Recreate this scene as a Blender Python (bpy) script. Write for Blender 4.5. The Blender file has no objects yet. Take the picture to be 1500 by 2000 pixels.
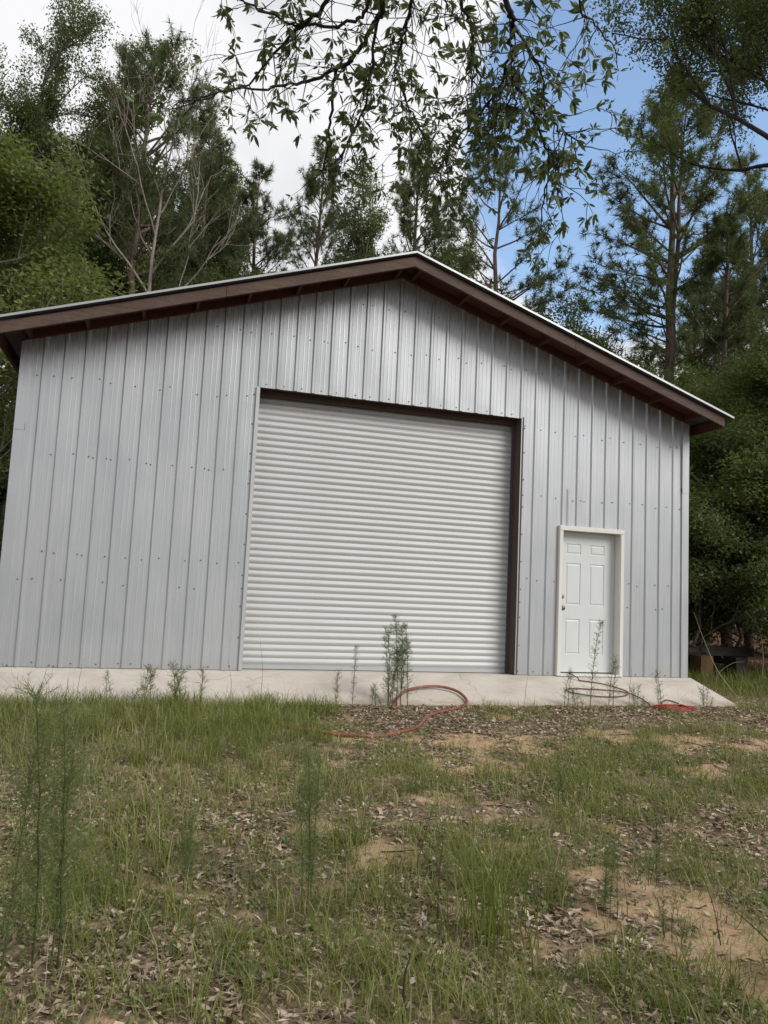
import bpy, math, random
import numpy as np
from mathutils import Vector
R = math.radians
random.seed(7); rng = np.random.default_rng(7)
scn = bpy.context.scene
COL = scn.collection

# ------------------------------------------------------------------ camera
cam_d = bpy.data.cameras.new('camera'); cam = bpy.data.objects.new('camera', cam_d); COL.objects.link(cam)
cam_d.sensor_fit = 'VERTICAL'; cam_d.sensor_height = 24.0; cam_d.sensor_width = 18.0; cam_d.lens = 18.0
cam_d.clip_start = 0.05; cam_d.clip_end = 3000
YAW, PITCH, ROLL = 0.287979, 0.103763, 0.047085
CAM = Vector((-2.9499, -9.598, 1.0342))
f = Vector((math.sin(YAW)*math.cos(PITCH), math.cos(YAW)*math.cos(PITCH), math.sin(PITCH)))
r = f.cross(Vector((0, 0, 1))).normalized(); u = r.cross(f)
r2 = math.cos(ROLL)*r + math.sin(ROLL)*u; u2 = -math.sin(ROLL)*r + math.cos(ROLL)*u
from mathutils import Matrix
m = Matrix((r2, u2, -f)).transposed().to_4x4(); m.translation = CAM
cam.matrix_world = m
scn.camera = cam

# ------------------------------------------------------------------ world and sun
SUN_EL, SUN_AZ = R(35), R(141)      # azimuth clockwise from +y : front right of the garage
w = bpy.data.worlds.new('World'); scn.world = w; w.use_nodes = True
nt = w.node_tree; N = nt.nodes; Lk = nt.links; N.clear()
out = N.new('ShaderNodeOutputWorld'); bg = N.new('ShaderNodeBackground'); bg.inputs['Strength'].default_value = 0.1
sky = N.new('ShaderNodeTexSky'); sky.sky_type = 'NISHITA'; sky.sun_disc = False
sky.sun_elevation = SUN_EL; sky.sun_rotation = SUN_AZ; sky.air_density = 1.3; sky.dust_density = 0.4; sky.ozone_density = 2.5
tc = N.new('ShaderNodeTexCoord')
nz = N.new('ShaderNodeTexNoise'); nz.inputs['Scale'].default_value = 2.6; nz.inputs['Detail'].default_value = 7; nz.inputs['Roughness'].default_value = 0.55
Lk.new(tc.outputs['Generated'], nz.inputs['Vector'])
dt = N.new('ShaderNodeVectorMath'); dt.operation = 'DOT_PRODUCT'; dt.inputs[1].default_value = (0.494, 0.706, 0.507)
Lk.new(tc.outputs['Generated'], dt.inputs[0])
mr = N.new('ShaderNodeMapRange'); mr.interpolation_type = 'SMOOTHSTEP'
mr.inputs['From Min'].default_value = 0.964; mr.inputs['From Max'].default_value = 0.991
Lk.new(dt.outputs['Value'], mr.inputs['Value'])
ml = N.new('ShaderNodeMath'); ml.operation = 'MULTIPLY_ADD'; ml.inputs[1].default_value = -0.40
Lk.new(mr.outputs[0], ml.inputs[0]); 
ad = N.new('ShaderNodeMath'); ad.operation = 'ADD'; ad.inputs[1].default_value = 0.22
Lk.new(nz.outputs['Fac'], ad.inputs[0]); Lk.new(ad.outputs[0], ml.inputs[2])
mk2 = N.new('ShaderNodeMapRange'); mk2.interpolation_type = 'SMOOTHSTEP'
mk2.inputs['From Min'].default_value = 0.40; mk2.inputs['From Max'].default_value = 0.54
Lk.new(ml.outputs[0], mk2.inputs['Value'])
nz2 = N.new('ShaderNodeTexNoise'); nz2.inputs['Scale'].default_value = 2.0; nz2.inputs['Detail'].default_value = 4
Lk.new(tc.outputs['Generated'], nz2.inputs['Vector'])
rp = N.new('ShaderNodeValToRGB'); rp.color_ramp.elements[0].position = 0.40; rp.color_ramp.elements[0].color = (0.50, 0.52, 0.58, 1)
rp.color_ramp.elements[1].position = 0.58; rp.color_ramp.elements[1].color = (1.0, 1.0, 1.02, 1)
Lk.new(nz2.outputs['Fac'], rp.inputs['Fac'])
sc = N.new('ShaderNodeVectorMath'); sc.operation = 'SCALE'; sc.inputs['Scale'].default_value = 6.6
Lk.new(rp.outputs['Color'], sc.inputs[0])
sk2 = N.new('ShaderNodeMix'); sk2.data_type = 'RGBA'; sk2.inputs[0].default_value = 0.08; sk2.inputs[7].default_value = (4.6, 5.2, 6.4, 1)   # thin veil of high cloud over the blue
sk1 = N.new('ShaderNodeVectorMath'); sk1.operation = 'SCALE'; sk1.inputs['Scale'].default_value = 1.6
Lk.new(sky.outputs['Color'], sk1.inputs[0]); Lk.new(sk1.outputs[0], sk2.inputs[6])
mx = N.new('ShaderNodeMix'); mx.data_type = 'RGBA'
Lk.new(mk2.outputs[0], mx.inputs[0]); Lk.new(sk2.outputs[2], mx.inputs[6]); Lk.new(sc.outputs[0], mx.inputs[7])
Lk.new(mx.outputs[2], bg.inputs['Color']); Lk.new(bg.outputs[0], out.inputs['Surface'])

sun_d = bpy.data.lights.new('sun', 'SUN'); sun_d.energy = 2.0; sun_d.angle = R(30); sun_d.color = (1.0, 0.97, 0.92)
sun = bpy.data.objects.new('sun', sun_d); COL.objects.link(sun)
sd = Vector((math.sin(SUN_AZ)*math.cos(SUN_EL), math.cos(SUN_AZ)*math.cos(SUN_EL), math.sin(SUN_EL)))
sun.rotation_euler = sd.to_track_quat('Z', 'Y').to_euler(); sun.location = sd*40
scn.view_settings.view_transform = 'Standard'; scn.view_settings.look = 'None'
scn.view_settings.exposure = 0.55; scn.view_settings.gamma = 1.0; scn.view_settings.use_curve_mapping = False
scn.cycles.max_bounces = 6; scn.cycles.transparent_max_bounces = 4; scn.cycles.use_denoising = True

# ------------------------------------------------------------------ helpers
def tag(o, label=None, cat=None, group=None, kind=None):
    if label: o['label'] = label
    if cat: o['category'] = cat
    if group: o['group'] = group
    if kind: o['kind'] = kind
    return o
def empty(name, loc=(0, 0, 0), rz=0.0):
    o = bpy.data.objects.new(name, None); COL.objects.link(o); o.location = loc; o.rotation_euler = (0, 0, rz); o.empty_display_size = .2
    return o
class MB:
    """collects faces, builds one mesh"""
    def __init__(s): s.v = []; s.f = []; s.t = []; s.n = 0
    def add(s, vs, fs, t=None):
        vs = np.asarray(vs, float).reshape(-1, 3); s.v.append(vs)
        for a in fs: s.f.append([i + s.n for i in a])
        s.t.append(np.full(len(vs), random.random() if t is None else t)); s.n += len(vs)
    def box(s, x0, x1, y0, y1, z0, z1, t=None):
        s.add([(x0,y0,z0),(x1,y0,z0),(x1,y1,z0),(x0,y1,z0),(x0,y0,z1),(x1,y0,z1),(x1,y1,z1),(x0,y1,z1)],
              [(0,3,2,1),(4,5,6,7),(0,1,5,4),(1,2,6,5),(2,3,7,6),(3,0,4,7)], t)
    def tube(s, pts, rad, sides=6, cap=True, t=None):
        P = np.asarray(pts, float); n = len(P)
        rad = np.full(n, rad) if np.isscalar(rad) else np.asarray(rad, float)
        T = np.gradient(P, axis=0); T /= (np.linalg.norm(T, axis=1)[:, None] + 1e-9)
        a = np.array([0, 0, 1.]) if abs(T[0][2]) < .9 else np.array([1., 0, 0])
        nn = np.cross(T[0], a); nn /= np.linalg.norm(nn); vs = []
        ang = np.arange(sides)*2*math.pi/sides
        for i in range(n):
            nn = nn - T[i]*(nn @ T[i]); nn /= (np.linalg.norm(nn) + 1e-9); b = np.cross(T[i], nn)
            vs.append(P[i] + rad[i]*(np.cos(ang)[:, None]*nn + np.sin(ang)[:, None]*b))
        fs = []
        for i in range(n-1):
            for k in range(sides):
                k2 = (k+1) % sides
                fs.append((i*sides+k, i*sides+k2, (i+1)*sides+k2, (i+1)*sides+k))
        if cap: fs.append(tuple(range(sides-1, -1, -1))); fs.append(tuple((n-1)*sides+k for k in range(sides)))
        s.add(np.concatenate(vs), fs, t)
    def mesh(s, name, mat, smooth=False):
        me = bpy.data.meshes.new(name)
        V = np.concatenate(s.v); me.from_pydata(V.tolist(), [], s.f)
        a = me.attributes.new('tint', 'FLOAT', 'POINT'); a.data.foreach_set('value', np.concatenate(s.t).astype(np.float32))
        if smooth: me.polygons.foreach_set('use_smooth', np.ones(len(me.polygons), bool))
        me.materials.append(mat); me.update(); return me
    def build(s, name, mat, parent=None, smooth=False):
        o = bpy.data.objects.new(name, s.mesh(name, mat, smooth)); COL.objects.link(o); o.parent = parent; return o
def fast_mesh(name, V, F, tint, mat, smooth=False):
    """V (n,3), F (m,k) same-size faces"""
    me = bpy.data.meshes.new(name); n, (mf, k) = len(V), F.shape
    me.vertices.add(n); me.vertices.foreach_set('co', np.ascontiguousarray(V, np.float32).ravel())
    me.loops.add(mf*k); me.loops.foreach_set('vertex_index', F.astype(np.int32).ravel())
    me.polygons.add(mf); me.polygons.foreach_set('loop_start', np.arange(0, mf*k, k, dtype=np.int32))
    me.update(calc_edges=True)
    if tint is not None:
        a = me.attributes.new('tint', 'FLOAT', 'POINT'); a.data.foreach_set('value', np.ascontiguousarray(tint, np.float32))
    if smooth: me.polygons.foreach_set('use_smooth', np.ones(mf, bool))
    me.materials.append(mat); return me
def link(name, me, parent=None):
    o = bpy.data.objects.new(name, me); COL.objects.link(o); o.parent = parent; return o
def norm(a): return a/(np.linalg.norm(a, axis=-1, keepdims=True) + 1e-9)

# value noise
_G = np.random.default_rng(3).random((256, 256))
def vn(x, y, s=1.0, o=0):
    x = np.asarray(x, float)*s + 37.3*o + 100; y = np.asarray(y, float)*s + 11.7*o + 100
    xi = np.floor(x).astype(int); yi = np.floor(y).astype(int); fx = x-xi; fy = y-yi
    fx = fx*fx*(3-2*fx); fy = fy*fy*(3-2*fy)
    g = lambda a, b: _G[a % 256, b % 256]
    return (g(xi, yi)*(1-fx)+g(xi+1, yi)*fx)*(1-fy) + (g(xi, yi+1)*(1-fx)+g(xi+1, yi+1)*fx)*fy
def sm(a, b, x): t = np.clip((np.asarray(x, float)-a)/(b-a), 0, 1); return t*t*(3-2*t)
def gz(x, y):
    x = np.asarray(x, float); y = np.asarray(y, float)
    base = np.where(y > -0.95, -0.272, -0.272 + 0.03*(y+0.95)); base = np.maximum(base, -0.9)
    far = sm(-0.95, -1.6, y) + sm(4.9, 6, np.abs(x)); far = np.clip(far, 0, 1)
    n = (vn(x, y, .9)-.5)*.05 + (vn(x, y, 3.1, 1)-.5)*.025 + (vn(x, y, 9, 2)-.5)*.012
    return base + n*far
SAND = [(-.31,-3.68,.42),(-.95,-4.44,.2),(-1.59,-5.41,.26),(-.40,-5.94,.26),(-.38,-6.3,.34),(-.3,-6.7,.42),(2.4,-2.9,.62),(1.66,-2.6,.4),
        (-.04,-2.72,.42),(1.67,-3.99,.36),(.6,-2.9,.35),(-1.9,-4.9,.14),(.3,-6.9,.5),(3.4,-3.2,.5),(-1.1,-2.5,.3),(.9,-1.5,.2),(-2.2,-3.9,.15)]
def sand(x, y):
    x = np.asarray(x, float); y = np.asarray(y, float)
    s = np.zeros_like(x)
    for a, b, rr in SAND: s = np.maximum(s, 1.14-np.hypot((x-a)*.8, (y-b))/rr)
    s = s + (vn(x, y, 5, 4)-.5)*1.1 + (vn(x, y, 14, 5)-.5)*.5
    return sm(.15, .6, s)
def lush(x, y):
    "0 bare .. 1 thick grass"
    x = np.asarray(x, float); y = np.asarray(y, float)
    L = .50 + .0*x
    L = L + .42*sm(-.6, -2.0, x)*sm(-3.6, -2.2, y)               # thick long grass by the left of the apron
    L = L - .50*sm(-1.6, -.4, x)*sm(-3.0, -1.9, y)*sm(5.2, 4.6, x)   # mulch-like litter by the apron on the right
    L = L + .9*sm(4.4, 5.0, x)*sm(-1.8, -1.0, y)
    L = L + (vn(x, y, 1.3, 6)-.45)*.75 + (vn(x, y, 4, 7)-.5)*.8
    return np.clip(L*(1-.85*sand(x, y)), 0, 1)

# ------------------------------------------------------------------ materials
def mat(name, col, rough=.7, metal=0., spec=.5):
    m = bpy.data.materials.new(name); m.use_nodes = True; p = m.node_tree.nodes['Principled BSDF']
    p.inputs['Base Color'].default_value = (*col, 1); p.inputs['Roughness'].default_value = rough
    p.inputs['Metallic'].default_value = metal; p.inputs['Specular IOR Level'].default_value = spec
    return m, m.node_tree, p
def ramp(t, fac, stops):
    rr = t.nodes.new('ShaderNodeValToRGB'); e = rr.color_ramp.elements
    while len(e) < len(stops): e.new(.5)
    for i, (ps, c) in enumerate(stops): e[i].position = ps; e[i].color = (*c, 1)
    t.links.new(fac, rr.inputs['Fac']); return rr.outputs['Color']
def noise(t, scale, detail=4, rough=.5, vec=None, st=(1, 1, 1), coord='Object'):
    c = t.nodes.new('ShaderNodeTexCoord'); mp = t.nodes.new('ShaderNodeMapping'); mp.inputs['Scale'].default_value = st
    t.links.new(c.outputs[coord], mp.inputs['Vector'])
    n = t.nodes.new('ShaderNodeTexNoise'); n.inputs['Scale'].default_value = scale; n.inputs['Detail'].default_value = detail; n.inputs['Roughness'].default_value = rough
    t.links.new(mp.outputs[0], n.inputs['Vector']); return n.outputs['Fac']
def mixc(t, fac, a, b, mode='MIX'):
    x = t.nodes.new('ShaderNodeMix'); x.data_type = 'RGBA'; x.blend_type = mode
    for i, v in ((0, fac), (6, a), (7, b)):
        if isinstance(v, (int, float)): x.inputs[i].default_value = v
        elif isinstance(v, tuple): x.inputs[i].default_value = (*v, 1)
        else: t.links.new(v, x.inputs[i])
    return x.outputs[2]
def bump(t, p, h, st=.3, dist=.01):
    b = t.nodes.new('ShaderNodeBump'); b.inputs['Strength'].default_value = st; b.inputs['Distance'].default_value = dist
    t.links.new(h, b.inputs['Height']); t.links.new(b.outputs[0], p.inputs['Normal'])
def attr(t, n='tint'):
    a = t.nodes.new('ShaderNodeAttribute'); a.attribute_name = n; return a.outputs['Fac']

# galvalume siding
M_sid, t, p = mat('galvalume siding', (.44, .46, .48), .42, .38)
sp = noise(t, 160, 3, .6); st1 = noise(t, 9, 5, .6, st=(5, 1, .16)); st2 = noise(t, 1.3, 3, .5)
c = ramp(t, st1, [(.3, (.385, .405, .42)), (.55, (.42, .44, .455)), (.75, (.46, .48, .495))])
c = mixc(t, .2, c, ramp(t, sp, [(.35, (.38, .40, .42)), (.65, (.54, .55, .56))]))
c = mixc(t, .3, c, ramp(t, st2, [(.35, (.40, .415, .44)), (.65, (.50, .51, .51))]))
gr = noise(t, 22, 5, .7, st=(4, 1, .25))
geo = t.nodes.new('ShaderNodeNewGeometry'); sx = t.nodes.new('ShaderNodeSeparateXYZ'); t.links.new(geo.outputs['Position'], sx.inputs[0])
ab = t.nodes.new('ShaderNodeMath'); ab.operation = 'ABSOLUTE'; t.links.new(sx.outputs['X'], ab.inputs[0])
h1 = t.nodes.new('ShaderNodeMath'); h1.operation = 'MULTIPLY_ADD'; h1.inputs[1].default_value = .333; t.links.new(ab.outputs[0], h1.inputs[0]); t.links.new(sx.outputs['Z'], h1.inputs[2])
mrx = t.nodes.new('ShaderNodeMapRange'); mrx.inputs['From Min'].default_value = 4.7; mrx.inputs['From Max'].default_value = 5.25; t.links.new(h1.outputs[0], mrx.inputs['Value'])
gm = t.nodes.new('ShaderNodeMath'); gm.operation = 'MULTIPLY'; t.links.new(mrx.outputs[0], gm.inputs[0])
g2 = t.nodes.new('ShaderNodeMapRange'); g2.inputs['From Min'].default_value = .42; g2.inputs['From Max'].default_value = .62; g2.inputs['To Max'].default_value = .75
t.links.new(gr, g2.inputs['Value']); t.links.new(g2.outputs[0], gm.inputs[1])
c = mixc(t, gm.outputs[0], c, (.16, .165, .165))       # darker streaks that strengthen towards the roof edge
# splash dirt along the foot
md = t.nodes.new('ShaderNodeMapRange'); md.inputs['From Min'].default_value = .22; md.inputs['From Max'].default_value = 0.; md.inputs['To Max'].default_value = .3; t.links.new(sx.outputs['Z'], md.inputs['Value'])
c = mixc(t, md.outputs[0], c, (.36, .34, .30))
t.links.new(c, p.inputs['Base Color']); bump(t, p, sp, .08, .002)
t.links.new(ramp(t, st1, [(.3, (.32,)*3), (.7, (.46,)*3)]), p.inputs['Roughness'])
M_trim, t, p = mat('galvalume trim', (.48, .50, .51), .38, .35)
t.links.new(mixc(t, noise(t, 7, 4, .6, st=(1, 1, .3)), (.44, .46, .47), (.51, .52, .53)), p.inputs['Base Color'])
M_roof, t, p = mat('galvalume roof', (.55, .57, .57), .35, .5)
t.links.new(mixc(t, noise(t, 3, 5), (.34, .36, .36), (.44, .45, .45)), p.inputs['Base Color'])
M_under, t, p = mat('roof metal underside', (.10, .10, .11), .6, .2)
M_slat, t, p = mat('door curtain steel', (.60, .60, .56), .46, .05)
c = mixc(t, noise(t, 5, 5, .6, st=(.25, 1, 6)), (.42, .43, .42), (.53, .54, .54)); c = mixc(t, .12, c, ramp(t, noise(t, 30, 4, .7, st=(.05, 1, 1)), [(.4, (.30, .29, .26)), (.65, (.50, .50, .49))]))
t.links.new(c, p.inputs['Base Color'])
def woodmat(name, a, b, st=(.3, 4, 4), sc_=6):
    m_, t, p = mat(name, a, .75, 0, .3)
    g = noise(t, sc_, 6, .6, st=st); k = noise(t, 1.6, 3)
    c = mixc(t, k, ramp(t, g, [(.3, a), (.7, b)]), tuple(.6*q for q in a)); v = noise(t, 40, 3, .6, st=st)
    c = mixc(t, .3, c, ramp(t, v, [(.35, tuple(.5*q for q in a)), (.65, b)]))
    t.links.new(c, p.inputs['Base Color']); bump(t, p, v, .4, .004); return m_
M_fas = woodmat('weathered brown fascia', (.066, .042, .033), (.165, .112, .086))
M_sof = woodmat('dark red soffit boards', (.075, .024, .016), (.13, .05, .035))
M_jamb = woodmat('brown door jamb wood', (.075, .05, .042), (.15, .105, .09), st=(4, 4, .3))
M_tie = woodmat('black old timber', (.02, .017, .015), (.06, .05, .045))
M_stump = woodmat('brown post wood', (.12, .065, .03), (.23, .14, .07), st=(4, 4, .4))
M_door, t, p = mat('white door paint', (.66, .68, .66), .38)
t.links.new(mixc(t, noise(t, 3, 5, .6), (.52, .55, .54), (.62, .64, .63)), p.inputs['Base Color'])
M_frame, t, p = mat('white frame paint', (.72, .71, .66), .55)
c = mixc(t, noise(t, 6, 5, .6, st=(3, 3, .5)), (.55, .54, .50), (.70, .69, .66)); t.links.new(c, p.inputs['Base Color'])
M_steel, _, p = mat('dull nickel', (.16, .14, .12), .35, .8)
M_screw, _, p = mat('screw head', (.10, .10, .11), .6, .3)
M_rub, _, p = mat('dark seal', (.06, .06, .065), .7)
M_conc, t, p = mat('pale concrete', (.5, .45, .39), .85, 0, .3)
c = ramp(t, noise(t, 2.2, 6, .6), [(.3, (.42, .365, .31)), (.5, (.53, .475, .415)), (.72, (.60, .55, .49))])
c = mixc(t, .35, c, ramp(t, noise(t, 120, 3, .7), [(.35, (.30, .27, .23)), (.6, (.62, .58, .52))]))
c = mixc(t, ramp(t, noise(t, 1.1, 6, .7, st=(.7, 2, 1)), [(.52, (0, 0, 0)), (.72, (.55,)*3)]), c, (.30, .25, .20))
vo = t.nodes.new('ShaderNodeTexVoronoi'); vo.feature = 'DISTANCE_TO_EDGE'; vo.inputs['Scale'].default_value = .55
cc = t.nodes.new('ShaderNodeTexCoord'); wn = t.nodes.new('ShaderNodeTexNoise'); wn.inputs['Scale'].default_value = 3; t.links.new(cc.outputs['Object'], wn.inputs['Vector'])
vm = t.nodes.new('ShaderNodeVectorMath'); vm.operation = 'MULTIPLY_ADD'; vm.inputs[1].default_value = (.3, .3, .3); t.links.new(wn.outputs['Color'], vm.inputs[0]); t.links.new(cc.outputs['Object'], vm.inputs[2]); t.links.new(vm.outputs[0], vo.inputs['Vector'])
c = mixc(t, ramp(t, vo.outputs['Distance'], [(0, (.5,)*3), (.005, (0, 0, 0))]), c, (.2, .16, .13))
g_ = t.nodes.new('ShaderNodeSeparateXYZ'); t.links.new(cc.outputs['Object'], g_.inputs[0])
e_ = t.nodes.new('ShaderNodeMath'); e_.operation = 'MULTIPLY_ADD'; e_.inputs[1].default_value = .55; t.links.new(noise(t, 4, 6, .7), e_.inputs[0]); t.links.new(g_.outputs['Y'], e_.inputs[2])
e2 = t.nodes.new('ShaderNodeMapRange'); e2.inputs['From Min'].default_value = -.50; e2.inputs['From Max'].default_value = -.70; e2.inputs['To Max'].default_value = .6; t.links.new(e_.outputs[0], e2.inputs['Value'])
c = mixc(t, e2.outputs[0], c, (.30, .225, .155))      # soil washed over the lip
t.links.new(c, p.inputs['Base Color']); bump(t, p, noise(t, 90, 4, .7), .5, .004)

def leafmat(name, a, b, tr=.35, rough=.5, hue=None):
    m_ = bpy.data.materials.new(name); m_.use_nodes = True; t = m_.node_tree; p = t.nodes['Principled BSDF']
    c = ramp(t, attr(t), [(0, a), (.75, b), (1, hue or b)])
    t.links.new(c, p.inputs['Base Color']); p.inputs['Roughness'].default_value = rough; p.inputs['Specular IOR Level'].default_value = .35
    tl = t.nodes.new('ShaderNodeBsdfTranslucent'); mm = t.nodes.new('ShaderNodeMixShader'); mm.inputs[0].default_value = tr
    cb = mixc(t, .5, c, (.16, .22, .03)); t.links.new(cb, tl.inputs['Color'])
    t.links.new(p.outputs[0], mm.inputs[1]); t.links.new(tl.outputs[0], mm.inputs[2])
    t.links.new(mm.outputs[0], t.nodes['Material Output'].inputs['Surface']); return m_
M_pine = leafmat('pine needles', (.050, .074, .040), (.13, .155, .078), .5, .55, (.15, .12, .06))
M_lfdark = leafmat('dark oak leaves', (.050, .070, .032), (.125, .15, .06), .5)
M_lfmid = leafmat('mid green leaves', (.062, .090, .030), (.15, .18, .06), .5)
M_lfbright = leafmat('bright green leaves', (.095, .118, .038), (.21, .24, .08), .5)
M_lfnear = leafmat('leathery oak leaves', (.045, .070, .028), (.11, .145, .055), .3, .4)
M_grass = leafmat('grass blades', (.092, .122, .026), (.24, .262, .060), .38, .55, (.42, .36, .22))
M_weed = leafmat('feathery weed leaves', (.10, .135, .042), (.19, .23, .082), .35, .6)
M_weeddark = leafmat('dark feathery weed leaves', (.055, .078, .026), (.11, .14, .05), .35, .6)
M_dry = leafmat('dry grass stalk', (.16, .12, .07), (.34, .27, .17), .2, .7)
M_stalk = leafmat('dark weed stalk', (.03, .03, .018), (.07, .06, .035), .1, .7)
M_litter, t, p = mat('dead leaves', (.2, .14, .1), .7, 0, .3)
t.links.new(ramp(t, attr(t), [(0, (.105, .070, .045)), (.35, (.22, .155, .105)), (.7, (.36, .27, .19)), (.92, (.48, .39, .29)), (1, (.58, .51, .42))]), p.inputs['Base Color'])
def barkmat(name, a, b):
    m_, t, p = mat(name, a, .9, 0, .2); g = noise(t, 9, 6, .65, st=(2, 2, .5)); c = ramp(t, g, [(.32, a), (.68, b)])
    t.links.new(c, p.inputs['Base Color']); bump(t, p, g, .7, .03); return m_
M_bark = barkmat('pine bark', (.060, .042, .034), (.20, .145, .115))
M_barkg = barkmat('grey oak bark', (.07, .062, .052), (.22, .20, .17))
M_barkp = barkmat('pale dead bark', (.12, .10, .085), (.30, .26, .22))
M_barkd = barkmat('dark wet twig bark', (.018, .016, .014), (.055, .048, .040))

# ground
M_gr, t, p = mat('sandy soil with litter', (.2, .15, .1), .95, 0, .15)
sa = attr(t, 'sand')
soil = ramp(t, noise(t, 7, 6, .65), [(.3, (.11, .082, .055)), (.5, (.20, .15, .105)), (.7, (.29, .225, .16))])
soil = mixc(t, .5, soil, ramp(t, noise(t, 55, 5, .7), [(.35, (.075, .05, .035)), (.6, (.30, .22, .16))]))
snd = ramp(t, noise(t, 6, 6, .6), [(.3, (.38, .24, .13)), (.6, (.52, .365, .22)), (.75, (.60, .45, .29))])
snd = mixc(t, .25, snd, ramp(t, noise(t, 140, 3, .7), [(.35, (.25, .16, .1)), (.6, (.6, .45, .3))]))
c = mixc(t, sa, soil, snd)
fo = attr(t, 'forest'); c = mixc(t, fo, c, ramp(t, noise(t, 5, 6, .7), [(.3, (.07, .038, .022)), (.7, (.17, .10, .06))]))
t.links.new(c, p.inputs['Base Color']); bump(t, p, noise(t, 45, 6, .7), .8, .02)

# ------------------------------------------------------------------ ground sheet
def axis(lo, hi, step, far, g=1.22):
    a = list(np.arange(lo, hi, step)); s = step; x = hi
    while x < far: a.append(x); s *= g; x += s
    a.append(far); s = step; x = lo - step; b = []
    while x > -far: b.append(x); s *= g; x -= s
    b.append(-far); return np.array(b[::-1] + a)
ax = axis(-6.5, 7.5, .06, 900); ay = axis(-10.5, -.2, .06, 900)
X, Y = np.meshgrid(ax, ay); Z = gz(X, Y); Z = np.where(np.hypot(X, Y) > 60, -.3, Z)
nx, ny = len(ax), len(ay); idx = np.arange(nx*ny).reshape(ny, nx)
F = np.stack([idx[:-1, :-1], idx[:-1, 1:], idx[1:, 1:], idx[1:, :-1]], -1).reshape(-1, 4)
me = fast_mesh('ground', np.stack([X, Y, Z], -1).reshape(-1, 3), F, None, M_gr, True)
a = me.attributes.new('sand', 'FLOAT', 'POINT'); a.data.foreach_set('value', (sand(X, Y)*(np.hypot(X, Y) < 14)).astype(np.float32).ravel())
a = me.attributes.new('forest', 'FLOAT', 'POINT'); a.data.foreach_set('value', np.clip(sm(-.5, 2.5, Y)+sm(6.5, 9, np.abs(X)), 0, 1).astype(np.float32).ravel())
ground = tag(link('ground', me), 'sandy lawn soil with dead leaves sloping down from the garage', kind='structure')

# ------------------------------------------------------------------ concrete
HW = 4.572
b = MB()
nseg = 60; xs = np.linspace(-4.66, 4.66, nseg+1)
prof = [(0.06, 0.0), (-0.012, 0.0), (-0.06, -0.012), (-.93, -.243), (-.945, -.250), (-.95, -.262), (-.952, -.42)]
vs = []; 
for x in xs:
    for (yy, zz) in prof: vs.append((x, yy + (random.uniform(-.004, .004) if zz < -.2 else 0), zz))
k = len(prof); fs = [(i*k+j, i*k+j+1, (i+1)*k+j+1, (i+1)*k+j) for i in range(nseg) for j in range(k-1)]
b.add(vs, fs, .5)
for e, sgn in ((0, 1), (nseg, -1)):
    ring = [e*k+j for j in range(k)]; n0 = len(vs)
    b.add([vs[q] for q in ring] + [(xs[e], .06, -.42)], [tuple(range(k+1))[::sgn]], .5)
apron = b.build('concrete_apron', M_conc); tag(apron, 'pale concrete ramp along the foot of the garage', kind='structure')
b = MB(); b.box(-4.62, 4.62, .062, 9.1, -.42, -.004); tag(b.build('foundation_slab', M_conc), 'concrete floor slab under the garage', kind='structure')

# ------------------------------------------------------------------ garage
gar = tag(empty('garage', (0, 0, 0)), 'large grey corrugated metal garage with brown gable eaves and white roll-up door', 'garage')
RIB = .2286; EAVE, APEX = 3.76, 5.275; SL = (APEX-EAVE)/HW
DX = 1.829; DZ = 3.54          # roll-up door opening
EX0, EX1, EZ = 2.47, 3.49, 2.075   # entry door opening (outer casing)
def top(x): return APEX - SL*abs(x)
def rib_profile(x0, x1):
    pts = []
    k0 = int(math.floor(x0/RIB + 1e-6)) - 1
    for kk in range(k0, k0+12):
        c0 = kk*RIB
        for dx, dy in ((-.030, 0), (-.013, -.019), (.013, -.019), (.030, 0)): pts.append((c0+dx, dy*1.05))
        for s_ in (.085, .143): pts += [(c0+s_-.008, 0), (c0+s_, -.0012), (c0+s_+.008, 0)]
    pts.sort(); xsn = [q[0] for q in pts]; ysn = [q[1] for q in pts]
    res = [(x0, float(np.interp(x0, xsn, ysn)))] + [q for q in pts if x0+1e-4 < q[0] < x1-1e-4] + [(x1, float(np.interp(x1, xsn, ysn)))]
    return res
def sheet(x0, x1, zb, yo=0.):
    """zb: function x -> bottom z, or list of intervals"""
    b = MB(); pr = rib_profile(x0, x1)
    cuts = sorted(set([x0, x1] + [c for c in (EX0, EX1, 0.) if x0 < c < x1]))
    for c0, c1 in zip(cuts[:-1], cuts[1:]):
        xsn = [q[0] for q in pr]; ysn = [q[1] for q in pr]
        seg = [(c0, float(np.interp(c0, xsn, ysn)))] + [q for q in pr if c0+1e-4 < q[0] < c1-1e-4] + [(c1, float(np.interp(c1, xsn, ysn)))]
        z0 = zb((c0+c1)/2); vs = []; zs = 10
        for (x, y) in seg:
            for j in range(zs+1):
                zt = top(x); z = z0 + (zt-z0)*j/zs
                vs.append((x, y + yo + .0025*math.sin(z*1.7+x*9+yo*500)*(1 if 0 < j < zs else .3), z))
        k = zs+1; fs = [(i*k+j, (i+1)*k+j, (i+1)*k+j+1, i*k+j+1) for i in range(len(seg)-1) for j in range(zs)]
        b.add(vs, fs)
    return b
for i in range(10):
    x0 = -HW + i*.9144; x1 = x0+.9144
    zb = (lambda x: DZ) if 3 <= i < 7 else ((lambda x: EZ-.01 if EX0 < x < EX1 else .006))
    o = sheet(x0 + .002, x1 + .010 if i < 9 else x1, zb, -.0012*(i % 2)).build('wall_panel', M_sid, gar)
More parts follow.
